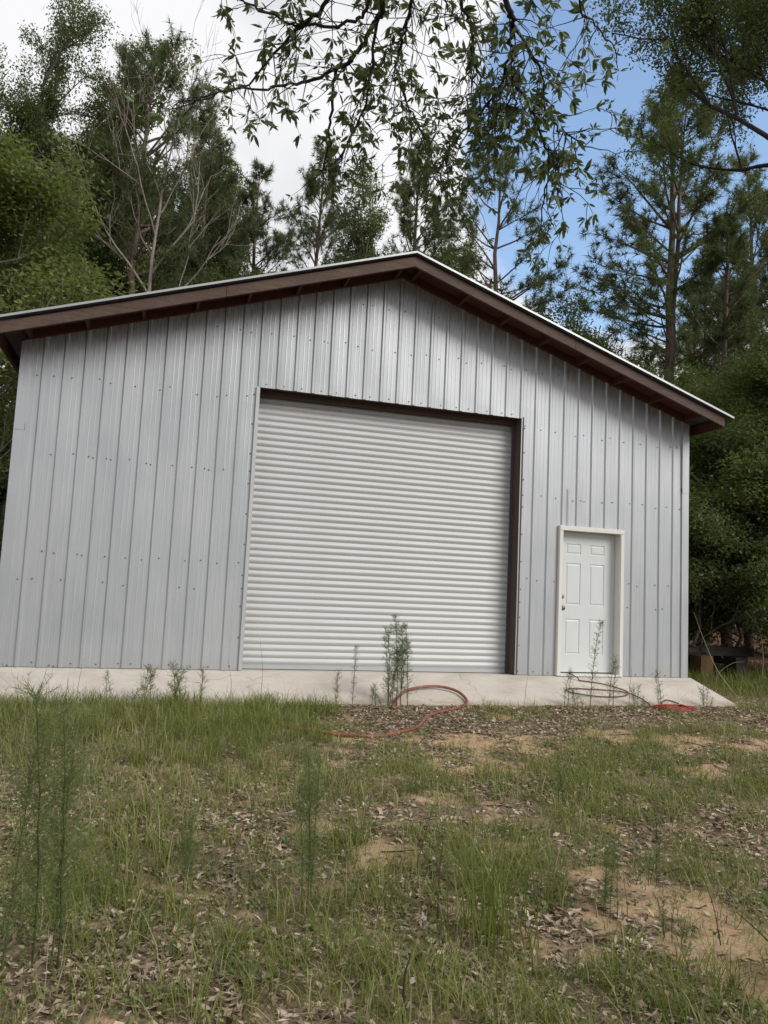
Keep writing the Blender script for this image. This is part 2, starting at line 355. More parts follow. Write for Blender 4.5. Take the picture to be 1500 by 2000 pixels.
# screws: one mesh, thousands too small to pick apart
b = MB()
def screw(x, z, y=-.002):
    b.tube([(x, y, z), (x, y-.004, z)], [.009, .009], 6); b.tube([(x, y-.004, z), (x, y-.009, z)], [.0055, .005], 6)
for z0 in (.045, .98, 1.30, 2.46, 3.38, 4.25, 4.82):
    for k in range(-20, 20):
        xc = (k+.5)*RIB + random.choice((-.055, -.03, .0, .045, .06)); z = z0 + random.uniform(-.02, .02)
        if z0 > 3.3: z = z0 + random.uniform(-.03, .03)
        if z > top(xc)-.2: continue
        if abs(xc) < DX+.01 and z < DZ+.02: continue
        if EX0-.03 < xc < EX1+.03 and z < EZ+.04: continue
        if z0 == .98 and random.random() < .25: continue
        screw(xc, z)
        if random.random() < .12: screw(xc+.05, z-.01)
for k in range(-8, 8): screw((k+.5)*RIB+random.choice((-.03, .0, .05)), DZ+.045)
for k in range(9): screw(-DX-.06, .4+k*.38); screw(DX+.065, .4+k*.38)
o = b.build('screws', M_screw, gar); o['kind'] = 'stuff'
# corner trims, each in two lapped lengths
for s in (-1, 1):
    for z0, z1, yo in ((.0, 2.75, 0), (2.70, EAVE+.0, .004)):
        b = MB()
        xa, xb = s*(HW-.085), s*(HW+.030); y = -.024-yo
        b.add([(xa, -.003, z0), (xa, y, z0), (xb, y, z0), (xb, .12, z0), (xa, -.003, z1+.03), (xa, y, z1+.03), (xb, y, z1-.02), (xb, .12, z1-.02)],
              [(0, 1, 5, 4), (1, 2, 6, 5), (2, 3, 7, 6)])
        b.build('corner_trim', M_sid, gar)
# roof and eaves
OV, RX = .56, 4.92
RT = 5.392  # roof skin height at the ridge
def rz(x, off=0): return RT + off - SL*abs(x)
for s in (-1, 1):                      # roof sheets
    ys = np.arange(-OV-.03, 9.35, .9144)
    for y0 in ys:
        b = MB(); vs = []; pr = []
        for kk in range(5):
            c0 = y0 + kk*RIB
            for dy, dz in ((-.03, 0), (-.013, .019), (.013, .019), (.03, 0)): pr.append((c0+dy, dz))
        pr = [(y0, .019)] + [q for q in pr if y0 < q[0] < y0+.9144+.012]
        for (yy, dz) in pr:
            for x in (0.012*s, RX*s): vs.append((x, yy, rz(x)+dz)); 
        fs = [(2*i, 2*i+1, 2*i+3, 2*i+2)[::s] for i in range(len(pr)-1)]
        b.add(vs, fs); b.build('roof_sheet', M_roof, gar)
    b = MB(); x0, x1 = 0.0, RX*s      # underside skin and its edge
    b.add([(0, -OV-.028, rz(0)-.006), (x1*.998, -OV-.028, rz(x1)-.006), (x1*.998, 9.3, rz(x1)-.006), (0, 9.3, rz(0)-.006)], [(0, 1, 2, 3)[::-s]])
    b.build('roof_underside', M_under, gar)
    # metal rake trim folded over the roof edge
    b = MB(); ya, yb = -OV-.036, -OV+.06
    p0 = [(0, ya, rz(0)-.004), (0, ya, rz(0)+.022), (0, yb, rz(0)+.026)]; p1 = [(RX*s, ya, rz(RX)-.004), (RX*s, ya, rz(RX)+.024), (RX*s, yb, rz(RX)+.026)]
    b.add(p0+p1, [(0, 3, 4, 1), (1, 4, 5, 2)]); b.build('rake_trim', M_roof, gar)
    # fascia: two lengths per side
    segs = ((.0, 2.35), (2.355, 4.80))
    for xa, xb in segs:
        b = MB(); xa *= s; xb *= s; ya, yb = -OV+.018, -OV+.056; h = .130
        zt = -.034
        q = [(xa, ya, rz(xa)+zt), (xb, ya, rz(xb)+zt), (xb, ya, rz(xb)+zt-h), (xa, ya, rz(xa)+zt-h)]
        q += [(x_, yb, z_) for (x_, _, z_) in q]
        b.add(q, [(0, 1, 2, 3), (7, 6, 5, 4), (0, 4, 5, 1), (1, 5, 6, 2), (2, 6, 7, 3), (3, 7, 4, 0)]); b.build('rake_fascia', M_fas, gar)
    # barge board against the wall
    b = MB(); xa, xb = .0, 4.56*s; ya, yb = -.062, -.024
    q = [(xa, ya, rz(xa)-.012), (xb, ya, rz(xb)-.012), (xb, ya, rz(xb)-.125), (xa, ya, rz(xa)-.125)]; q += [(x_, yb, z_) for (x_, _, z_) in q]
    b.add(q, [(0, 1, 2, 3), (7, 6, 5, 4), (0, 4, 5, 1), (1, 5, 6, 2), (2, 6, 7, 3), (3, 7, 4, 0)]); b.build('barge_board', M_sof, gar)
    # red-brown soffit sheathing under the metal
    b = MB(); xa, xb = .0, 4.60*s; ya, yb = -OV+.058, -.064; o1, o2 = -.014, -.028
    q = [(xa, ya, rz(xa)+o1), (xb, ya, rz(xb)+o1), (xb, yb, rz(xb)+o1), (xa, yb, rz(xa)+o1)]; q += [(x_, y_, z_+o2-o1) for (x_, y_, z_) in q]
    b.add(q, [(0, 1, 2, 3), (7, 6, 5, 4), (0, 4, 5, 1), (1, 5, 6, 2), (2, 6, 7, 3), (3, 7, 4, 0)]); b.build('soffit_board', M_sof, gar)
    # lookouts
    for k in range(8):
        x = s*(.20 + k*.615) if k else s*.12
        b = MB(); w_ = .019; ya, yb = -OV+.059, -.065
        q = []
        for xx in (x-w_, x+w_):
            q += [(xx, ya, rz(xx)-.030), (xx, yb, rz(xx)-.030), (xx, yb, rz(xx)-.120), (xx, ya, rz(xx)-.120)]
        b.add(q, [(0, 1, 2, 3), (7, 6, 5, 4), (0, 4, 5, 1), (1, 5, 6, 2), (2, 6, 7, 3), (3, 7, 4, 0)]); b.build('lookout', M_sof, gar)
    # eave fascia along the side, side wall, purlin tails
    b = MB(); xe = s*4.80; b.box(min(xe-.02, xe+.02), max(xe-.02, xe+.02), -OV+.060, 9.28, rz(4.80)-.17, rz(4.84)-.014); b.build('eave_fascia', M_sof, gar)
    b = MB(); vs = []
    ysn = np.arange(0.13, 9.0, RIB); pr = []
    for yy in ysn: pr += [(yy-.03, 0), (yy-.013, .019), (yy+.013, .019), (yy+.03, 0)]
    for (yy, d) in pr: vs += [(s*(HW+d), yy, .0), (s*(HW+d), yy, rz(HW)-.014)]
    b.add(vs, [(2*i, 2*i+1, 2*i+3, 2*i+2) for i in range(len(pr)-1)]); b.build('side_wall', M_sid, gar)
b = MB(); b.add([(-HW, 9.02, 0), (HW, 9.02, 0), (HW, 9.02, EAVE+.09), (0, 9.02, APEX+.09), (-HW, 9.02, EAVE+.09)], [(0, 1, 2, 3, 4)]); b.build('back_wall', M_sid, gar)
b = MB()                                # ridge cap
b.add([(-.16, -OV-.045, rz(.16)+.028), (0, -OV-.045, rz(0)+.034), (.16, -OV-.045, rz(.16)+.028), (-.16, 9.3, rz(.16)+.028), (0, 9.3, rz(0)+.034), (.16, 9.3, rz(.16)+.028)], [(0, 1, 4, 3), (1, 2, 5, 4)])
b.build('ridge_cap', M_roof, gar)
# added unseen backing behind the sheets so no light passes
b = MB(); yl = .05
for (xa, xb, za) in ((-HW, -DX-.04, 0), (DX+.04, EX0+.01, 0), (EX1-.01, HW, 0)):
    b.add([(xa, yl, za), (xb, yl, za), (xb, yl, top(xb)), (xa, yl, top(xa))], [(0, 1, 2, 3)])
b.add([(-DX-.04, yl, DZ+.05), (DX+.04, yl, DZ+.05), (DX+.04, yl, top(DX)), (0, yl, APEX), (-DX-.04, yl, top(DX))], [(0, 1, 2, 3, 4)])
b.add([(EX0+.01, yl, EZ), (EX1-.01, yl, EZ), (EX1-.01, yl, top(EX1)), (EX0+.01, yl, top(EX0))], [(0, 1, 2, 3)])
b.build('wall_light_block', M_tie, gar)

# roll-up door
rd = empty('rollup_door', (0, 0, 0)); rd.parent = gar
YD = .235
def slat_mesh():
    b = MB(); P = .084; n = 14; pts = []
    for j in range(n+1):
        a = j/n; z = a*P
        # broad convex face and tight groove
        d = -.018*(.5-.5*math.cos(2*math.pi*a))**.6
        pts.append((d, z))
    vs = []
    for x in (-DX-.03, -.6, .6, DX+.03):
        for (d, z) in pts: vs.append((x, d, z))
    k = n+1; b.add(vs, [(i*k+j, (i+1)*k+j, (i+1)*k+j+1, i*k+j+1) for i in range(3) for j in range(n)]); return b.mesh('slat', M_slat, True)
sm_ = slat_mesh(); z = .055; i = 0
while z < DZ-.03:
    o = link('slat', sm_, rd); bow = max(0, (z-3.15))**2*.55
    o.location = (0, YD + random.uniform(-.001, .001) + bow, z); 
    if z > 3.15: o.rotation_euler = (-(z-3.15)*.9, 0, 0)
    z += .084; i += 1
b = MB(); b.box(-DX-.02, DX+.02, YD-.028, YD+.01, .006, .056); b.build('bottom_bar', M_trim, rd)
b = MB(); b.box(-DX-.02, DX+.02, YD-.022, YD+.006, -.002, .005); b.build('bottom_seal', M_rub, rd)
b = MB(); b.box(DX-.035, DX+.0, YD-.05, YD-.03, .01, DZ-.02); b.build('guide_rail', M_rub, rd)
b = MB(); b.box(-DX, -DX+.03, YD-.05, YD-.03, .01, DZ-.02); b.build('guide_rail', M_trim, rd)
# wooden opening trim
b = MB(); b.box(DX+.001, DX+.045, -.012, YD+.06, .003, DZ+.02); b.build('door_jamb', M_jamb, gar)
b = MB(); b.box(-DX-.045, -DX-.001, .004, YD+.06, .003, DZ+.02); b.build('door_jamb', M_jamb, gar)
b = MB(); b.box(-DX-.045, DX+.045, .006, YD+.10, DZ+.022, DZ+.06); b.build('door_header', M_jamb, gar)
b = MB(); b.box(-DX+.0, DX, YD-.06, YD-.025, DZ-.055, DZ+.02); b.build('header_board', M_jamb, gar)
b = MB(); b.box(-DX-.035, -DX+.004, -.026, .002, .004, DZ+.0); b.build('opening_trim', M_trim, gar)
b = MB(); b.box(-DX-.02, DX+.04, YD+.35, YD+.40, 0, DZ+.3); b.build('door_light_block', M_tie, gar)  # added dark sheet behind the curtain, unseen, blocks light
b = MB(); b.box(2.60, 2.609, -.029, -.0195, EZ+.01, 2.62); b.build('white_strip', M_frame, gar)  # narrow white strip running up from the entry door casing

# entry door
ed = empty('entry_door', (0, 0, 0)); ed.parent = gar
cw = .062
def casing(x0, x1, z0, z1):
    b = MB(); b.box(x0, x1, -.045, .10, z0, z1); b.box(x0+.008, x1-.008, -.053, -.045, z0+.002, z1-.008); return b
casing(EX0-.02, EX0-.02+cw, .004, EZ-.062).build('door_casing', M_frame, ed)
casing(EX1+.005-cw, EX1+.005, .004, EZ-.062).build('door_casing', M_frame, ed)
casing(EX0-.02, EX1+.005, EZ-.06, EZ+.004).build('door_casing', M_frame, ed)
ix0, ix1, iz1 = EX0-.02+cw, EX1+.005-cw, EZ-.062
b = MB(); b.box(ix0-.0, ix0+.014, .10, .16, .03, iz1); b.box(ix1-.014, ix1, .1, .16, .03, iz1); b.box(ix0, ix1, .1, .16, iz1-.014, iz1); b.build('door_stop', M_frame, ed)
b = MB(); b.box(ix0, ix1, -.05, .13, .002, .028); b.build('threshold', M_frame, ed)
b = MB(); b.box(ix0+.002, ix1-.002, .108, .128, .028, .046); b.build('door_sweep', M_rub, ed)
# leaf with six recessed panels
lf0, lf1, lz0, lz1, ly = ix0+.004, ix1-.007, .046, iz1-.006, .095
W_, H_ = lf1-lf0, lz1-lz0
cols = [(lf0+.14*W_, lf0+.40*W_), (lf0+.56*W_, lf0+.82*W_)]
rows = [(lz0+.125*H_, lz0+.375*H_), (lz0+.475*H_, lz0+.775*H_), (lz0+.840*H_, lz0+.915*H_)]
b = MB()
xsn = [lf0] + [q for c_ in cols for q in c_] + [lf1]; zsn = [lz0] + [q for c_ in rows for q in c_] + [lz1]
for i in range(len(xsn)-1):
    for j in range(len(zsn)-1):
        xa, xb, za, zb_ = xsn[i], xsn[i+1], zsn[j], zsn[j+1]
        if i % 2 == 1 and j % 2 == 1: continue
        b.add([(xa, ly, za), (xb, ly, za), (xb, ly, zb_), (xa, ly, zb_)], [(0, 1, 2, 3)], .5)
b.add([(lf0, ly, lz0), (lf0, ly+.04, lz0), (lf0, ly+.04, lz1), (lf0, ly, lz1)], [(0, 1, 2, 3)], .5)
b.add([(lf1, ly, lz0), (lf1, ly+.04, lz0), (lf1, ly+.04, lz1), (lf1, ly, lz1)], [(3, 2, 1, 0)], .5)
b.add([(lf0, ly+.04, lz0), (lf1, ly+.04, lz0), (lf1, ly+.04, lz1), (lf0, ly+.04, lz1)], [(3, 2, 1, 0)], .5)
leaf = b.build('door_leaf', M_door, ed)
for c_ in cols:
    for r_ in rows:
        b = MB(); rings = [(0, 0), (.008, .009), (.016, .009), (.030, .001), (.034, .001)]
        vs = []
        for (ins, d) in rings:
            vs += [(c_[0]+ins, ly+d, r_[0]+ins), (c_[1]-ins, ly+d, r_[0]+ins), (c_[1]-ins, ly+d, r_[1]-ins), (c_[0]+ins, ly+d, r_[1]-ins)]
        fs = [(4*i+j, 4*i+(j+1) % 4, 4*i+4+(j+1) % 4, 4*i+4+j) for i in range(len(rings)-1) for j in range(4)] + [(16, 17, 18, 19)]
        b.add(vs, fs, .5); b.build('door_panel', M_door, ed)
def lathe(b, cx, cz, prof):
    n = 14; vs = []
    for (yy, rr) in prof:
        for k in range(n): a = 2*math.pi*k/n; vs.append((cx+rr*math.cos(a), yy, cz+rr*math.sin(a)))
    b.add(vs, [(i*n+k, i*n+(k+1) % n, (i+1)*n+(k+1) % n, (i+1)*n+k) for i in range(len(prof)-1) for k in range(n)] + [tuple((len(prof)-1)*n+k for k in range(n))])
b = MB(); lathe(b, lf0+.066, .93, [(ly, .036), (ly-.008, .036), (ly-.012, .015), (ly-.03, .014), (ly-.036, .026), (ly-.05, .033), (ly-.062, .029), (ly-.066, .014)]); b.build('door_knob', M_steel, ed, True)
b = MB(); lathe(b, lf0+.066, 1.09, [(ly, .034), (ly-.014, .033), (ly-.022, .026), (ly-.026, .014)]); b.build('deadbolt', M_steel, ed, True)

# ------------------------------------------------------------------ hoses and cords
def cr(pts, n=8):
    P = [np.array(q, float) for q in pts]; P = [2*P[0]-P[1]] + P + [2*P[-1]-P[-2]]; o = []
    for i in range(1, len(P)-2):
        for k in range(n):
            t = k/n; a, b_, c, d = P[i-1:i+3]
            o.append(.5*((2*b_)+(-a+c)*t+(2*a-5*b_+4*c-d)*t*t+(-a+3*b_-3*c+d)*t**3))
    o.append(P[-2]); return np.array(o)
def gsurf(x, y):
    return np.where((y >= -.95) & (y <= -.02) & (np.abs(x) < 4.66), -.012+.262*(y+.06), gz(x, y))
M_hose, t, p = mat('red brown rubber hose', (.2, .06, .035), .5)
t.links.new(ramp(t, noise(t, 12, 5, .6), [(.35, (.13, .045, .03)), (.65, (.29, .095, .055))]), p.inputs['Base Color'])
M_hose2, t, p = mat('dark red brown hose', (.12, .045, .03), .5)
M_rope, t, p = mat('red cord', (.33, .045, .045), .6)
P = cr([(-.25,-1.2,0),(-.17,-1.0,0),(-.07,-.84,0),(.14,-.63,0),(.5,-.53,0),(.73,-.65,0),(.77,-.89,0),(.67,-1.04,0),(.31,-1.39,0),(.01,-1.67,0),(-.27,-2.11,0),(-.54,-2.34,0),(-.89,-2.48,0),(-1.26,-2.36,0),(-1.62,-2.22,0)], 8)
P[:, 2] = gsurf(P[:, 0], P[:, 1]) + .024; P[8:52, 2] += .018*np.sin(np.linspace(0, math.pi, 44))
b = MB(); b.tube(P, .0175, 8); tag(b.build('garden_hose', M_hose, None, True), 'thick red brown hose looping from the apron onto the dead leaves', 'hose')
P = cr([(2.60,-.058,.05),(2.66,-.09,.035),(2.72,-.19,0),(3.01,-.34,0),(3.2,-.59,0),(3.04,-.72,0),(2.61,-.73,0),(2.31,-.61,0),(2.42,-.49,0),(2.83,-.51,0),(3.15,-.61,0),(3.26,-.79,0),(3.29,-.94,0),(3.4,-1.0,0),(3.54,-.89,0),(3.66,-.84,0),(3.73,-.95,0),(3.62,-1.12,0)], 8)
zz = gsurf(P[:, 0], P[:, 1]) + .010; zz[:16] = np.maximum(zz[:16], P[:16, 2]); P[:, 2] = zz; P[16:, 2] += .012*np.abs(np.sin(np.linspace(0, 14, len(P)-16)))
b = MB(); b.tube(P, .0085, 6); tag(b.build('air_hose', M_hose2, None, True), 'thin dark red hose looped on the apron below the white entry door', 'hose')
pts = []
for k in range(75):
    a = k*.62; rr = .08+.16*random.random(); pts.append((3.50+rr*1.3*math.cos(a)+random.uniform(-.03, .03), -1.19+rr*.8*math.sin(a), random.uniform(.005, .06)*(1.2-rr*3)))
P = cr(pts, 4); P[:, 2] += gz(P[:, 0], P[:, 1]) + .014
b = MB(); b.tube(P, .007, 5); tag(b.build('cord_heap', M_rope, None, True), 'tangled heap of bright red cord at the edge of the apron', 'cord')
P = cr([(3.1,-1.75,0),(2.99,-2.04,0),(3.01,-2.44,0),(3.25,-2.5,0),(3.45,-2.4,0),(3.51,-2.71,0),(3.9,-2.8,0)], 8); P[:, 2] = gz(P[:, 0], P[:, 1]) + .01
b = MB(); b.tube(P, .006, 5); tag(b.build('thin_cord', M_hose2, None, True), 'thin dark red cord trailing over dead leaves right of the cord heap', 'cord')

# ------------------------------------------------------------------ timbers beside the garage on the right
tb = tag(empty('timber_rack', (6.50, 2.1, -.27)), 'low rack of black old timbers on a brown post beside the garage', 'timber rack')
b = MB(); b.box(.10, .36, .05, .31, -.02, .43); b.build('post', M_stump, tb)
b = MB(); b.box(-1.6, 1.5, .33, .55, .42, .58); b.build('beam', M_tie, tb)
b = MB(); b.box(-1.6, -.02, .02, .3, .50, .56); b.build('plank', M_jamb, tb)
b = MB(); b.box(-1.6, 1.7, .7, .95, .25, .50); b.build('beam', M_tie, tb)
b = MB(); b.box(.9, 1.15, .1, .4, -.02, .41); b.build('post', M_tie, tb)
b = MB(); b.box(-.9, -.65, .35, .6, -.02, .41); b.build('post', M_tie, tb)

# ------------------------------------------------------------------ trees
def rv(n=1): return norm(rng.normal(size=(n, 3)))
def needles(C, D, n, L, wdt):
    """tufts at C (k,3) pointing D (k,3): n flat needles each, one triangle"""
    k = len(C); C = np.repeat(C, n, 0); D = np.repeat(D, n, 0)
    d = norm(D*.55 + rv(k*n)*.9); s = norm(np.cross(d, rv(k*n)))*wdt*.5
    ln = L*rng.uniform(.7, 1.1, (k*n, 1)); o = D*rng.uniform(-.35, .15, (k*n, 1))*L
    V = np.stack([C+o-s, C+o+s, C+o+d*ln + np.array([0, 0, -.12])*ln], 1).reshape(-1, 3)
    T = np.repeat(np.clip(np.repeat(rng.random(k), n)*.6 + rng.random(k*n)*.4, 0, 1), 3)
    return V, np.arange(len(V)).reshape(-1, 3), T
def leaves(C, rad, n, L, wdt, up=.5, flat=.7):
    """n leaves round each C, each a folded rhombus of two triangles"""
    k = len(C); c = np.repeat(C, n, 0) + norm(rng.normal(size=(k*n, 3)))*rad*rng.random((k*n, 1))**.5*np.array([1, 1, flat])
    d = rv(k*n); d[:, 2] = d[:, 2]*.6 - .15; d = norm(d); nr = rv(k*n); nr[:, 2] = np.abs(nr[:, 2]) + up; nr = norm(nr)
    s = norm(np.cross(d, nr))*wdt*.5; ln = L*rng.uniform(.6, 1.15, (k*n, 1))
    V = np.stack([c, c+d*ln*.5+s-nr*.006, c+d*ln, c+d*ln*.5-s-nr*.006], 1).reshape(-1, 3)
    i = np.arange(k*n)[:, None]*4; F = np.concatenate([i+[0, 1, 2], i+[0, 2, 3]])
    T = np.repeat(np.clip(np.repeat(rng.random(k), n)*.6 + rng.random(k*n)*.4, 0, 1), 4)
    return V, F, T
def pine(name, H, base, spread, gap=.42, tuft=12, r0=None, fork=False, seed=1, droop=.0, dens=1.2, nb=(2, 3)):
    global rng
    rs = random.Random(seed); rng = np.random.default_rng(seed)
    b = MB(); r0 = r0 or H*.0105
    n = 16; wob = np.cumsum(rng.normal(size=(n, 2))*.05, 0); zs = np.linspace(0, H, n)
    tr = np.stack([wob[:, 0], wob[:, 1], zs], 1); tr[0] = (0, 0, -.3)
    b.tube(tr, r0*(1-zs/H)**.75+.012, 9)
    trunks = [tr]
    if fork:
        t2 = tr[6:].copy(); t2[:, 0] += np.linspace(0, .45, len(t2)); t2[:, 2] *= .97
        b.tube(t2, (r0*(1-zs/H)**.75+.012)[6:]*.75, 7); trunks.append(t2)
    C, D = [], []
    z = base
    while z < H-.15:
        tt = (z-base)/(H-base)
        for _ in range(rs.randint(*nb)):
            T_ = rs.choice(trunks); 
            if z < T_[0][2]: T_ = tr
            az = rs.uniform(0, 2*math.pi); Lb = spread*(math.sin(math.pi*min(1, .22+.78*tt))**.8*.85+.15)*rs.uniform(.55, 1.1)
            if tt > .85: Lb *= .7
            o = np.array([np.interp(z, T_[:, 2], T_[:, 0]), np.interp(z, T_[:, 2], T_[:, 1]), z])
            el = R(rs.uniform(5, 30) + 30*tt); m_ = 7; pts = [o]; dd = np.array([math.cos(az)*math.cos(el), math.sin(az)*math.cos(el), math.sin(el)])
            for q in range(m_):
                dd = norm(dd + np.array([rs.uniform(-.13, .13), rs.uniform(-.13, .13), rs.uniform(-.06, .14)-droop])); pts.append(pts[-1]+dd*Lb/m_)
            P = np.array(pts); rb = .010+.012*Lb; b.tube(P, np.linspace(rb, .006, m_+1), 5, False)
            # side shoots
            ns = int((4+Lb*3.6)*dens)
            for q in range(ns):
                a = rs.uniform(.3, 1.0)**.85*m_; i0 = min(int(a), m_-1); pp = P[i0]+(P[i0+1]-P[i0])*(a-i0)
                sd_ = norm(norm(P[i0+1]-P[i0])*.8 + rv()[0]*.8 + np.array([0, 0, .25])); ls = rs.uniform(.2, .75)*(.5+.5*Lb/spread)
                e = pp+sd_*ls; mid = pp+sd_*ls*.5+np.array([0, 0, -.03])
                b.tube([pp, mid, e], [.009, .006, .004], 3, False)
                C.append(e); D.append(sd_); 
                if rs.random() < .7: C.append(mid + sd_*ls*.15); D.append(norm(sd_+rv()[0]*.5))
            C.append(P[-1]); D.append(dd)
        z += gap*rs.uniform(.6, 1.4)
    C.append(tr[-1]); D.append(np.array([0, 0, 1.]))
    V, F, T = needles(np.array(C), np.array(D), int(tuft*2), .27, .021)
    return b.mesh(name+'_trunk', M_bark, True), fast_mesh(name+'_needles', V, F, T, M_pine)
def broad(name, H, base, rad, bark, lmat, seed=1, lean=(0, 0), depth=4, kids=(3, 4), nleaf=46, L=.085, wd=.042, clump=.42, narrow=1., bare=False, r0=None, flat=.75):
    global rng
    rs = random.Random(seed); rng = np.random.default_rng(seed)
    b = MB(); C = []; r0 = r0 or H*.013
    def grow(o, d, L_, rr, lv):
        m_ = 4; pts = [o]; dd = d
        for q in range(m_):
            dd = norm(dd + rv()[0]*.16 + np.array([0, 0, .04])); pts.append(pts[-1]+dd*L_/m_)
        P = np.array(pts); b.tube(P, np.linspace(rr, rr*.62, m_+1), 7 if rr > .05 else 4, False)
        if lv >= depth-1:
            C.append(P[-1]); C.append(P[2]+rv()[0]*.15)
        if lv >= depth-2: C.append(P[3]+rv()[0]*.25)
        if lv == depth: return
        for q in range(rs.randint(*kids)):
            an = rs.uniform(.35, .95); ax_ = norm(np.cross(dd, rv()[0])); d2 = norm(dd*math.cos(an)+ax_*math.sin(an)+np.array([0, 0, .10])); d2 = norm(d2*np.array([narrow, narrow, 1]))
            grow(P[rs.randint(2, m_)], d2, L_*rs.uniform(.6, .85), rr*.6, lv+1)
    n = 10; zs = np.linspace(0, 1, n); top_ = np.array([lean[0], lean[1], H*.72])
    tr = np.stack([zs*top_[0]+np.cumsum(rng.normal(size=n))*.06, zs*top_[1]+np.cumsum(rng.normal(size=n))*.06, zs*top_[2]], 1); tr[0] = (0, 0, -.3)
    b.tube(tr, r0*(1-.65*zs), 9)
    nb = 11 if not bare else 9
    for q in range(nb):
        z_ = (base + (H*.72-base)*q/(nb-1))/(H*.72); o = np.array([np.interp(z_, zs, tr[:, j]) for j in range(3)])
        az = q*2.4+rs.uniform(-.4, .4); el = R(rs.uniform(15, 40) + 45*q/nb)
        d = norm(np.array([math.cos(az)*math.cos(el)*narrow, math.sin(az)*math.cos(el)*narrow, math.sin(el)]))
        Lq = rad*.47*(1-.35*q/nb) if q < nb-1 else H*.13
        grow(o, d, Lq, r0*.42*(1-.4*q/nb), 1)
    C = np.array(C)
    tm = b.mesh(name+'_trunk', bark, True)
    if bare: return tm, None
    V, F, T = leaves(C, clump, nleaf, L, wd, flat=flat)
    return tm, fast_mesh(name+'_leaves', V, F, T, lmat)

KIND = {}
def make(kind):
    if kind in KIND: return KIND[kind]
    S = {
     'pine_a': lambda: pine('pine_a', 17, 7.0, 2.9, seed=11, fork=True, dens=1.4, gap=.38),
     'pine_b': lambda: pine('pine_b', 17, 4.0, 2.4, seed=12, gap=.36),
     'pine_c': lambda: pine('pine_c', 16, 9.0, 3.0, seed=24, gap=.55, nb=(2, 3), dens=1.1, r0=.17),
     'pine_d': lambda: pine('pine_d', 15, 5.0, 3.3, seed=14, gap=.38, dens=1.25),
     'oak_small': lambda: broad('oak_small', 17, 6.0, 4.0, M_barkg, M_lfdark, seed=21, nleaf=44, L=.11, wd=.05, clump=.36, narrow=.9),
     'broad_bright': lambda: broad('broad_bright', 10.0, 2.2, 5.0, M_barkg, M_lfbright, seed=22, nleaf=34, L=.12, wd=.052, clump=.42),
     'broad_mid': lambda: broad('broad_mid', 9.5, 1.8, 4.2, M_barkg, M_lfmid, seed=23, nleaf=50, L=.10, wd=.05, clump=.5),
     'leafy_tall': lambda: broad('leafy_tall', 15, 4.5, 4.6, M_barkg, M_lfmid, seed=29, nleaf=38, L=.12, wd=.055, clump=.42, narrow=.9),
     'bare': lambda: broad('bare', 17, 8.0, 4.5, M_barkp, None, seed=25, bare=True, depth=5, kids=(2, 3), narrow=.8, r0=.10),
     'shrub': lambda: broad('shrub', 3.6, .3, 2.6, M_barkg, M_lfdark, seed=26, nleaf=42, L=.10, wd=.045, clump=.38, depth=4, r0=.05),
     'live_oak': lambda: broad('live_oak', 12.5, 6.4, 6.2, M_barkd, M_lfdark, seed=27, nleaf=95, L=.085, wd=.036, clump=.42, depth=5, kids=(2, 3), r0=.20),
    }
    KIND[kind] = S[kind](); return KIND[kind]
def place(kind, name, x, y, H, label, group=None, rz_=0., sxy=None, lmat=None, H0={'leafy_tall': 12.9, 'pine_a': 17, 'pine_b': 17, 'pine_c': 16, 'pine_d': 15, 'oak_small': 16.3, 'broad_bright': 10.5, 'broad_mid': 9.8, 'bare': 17, 'shrub': 4.2, 'live_oak': 13}):
    tm, lm = make(kind); s = H/H0[kind]
    e = empty(name, (x, y, float(gz(x, y))), rz_); e.scale = (sxy or s, sxy or s, s)
    link('trunk' if kind != 'shrub' else 'stem', tm, e)
    if lm is not None:
        o = link('crown', lm, e)
        if lmat: o.material_slots[0].link = 'OBJECT'; o.material_slots[0].material = lmat
    return tag(e, label, 'tree' if kind != 'shrub' else 'shrub', group)
def pol(az, D): return (CAM.x + D*math.sin(R(az)), CAM.y + D*math.cos(R(az)))
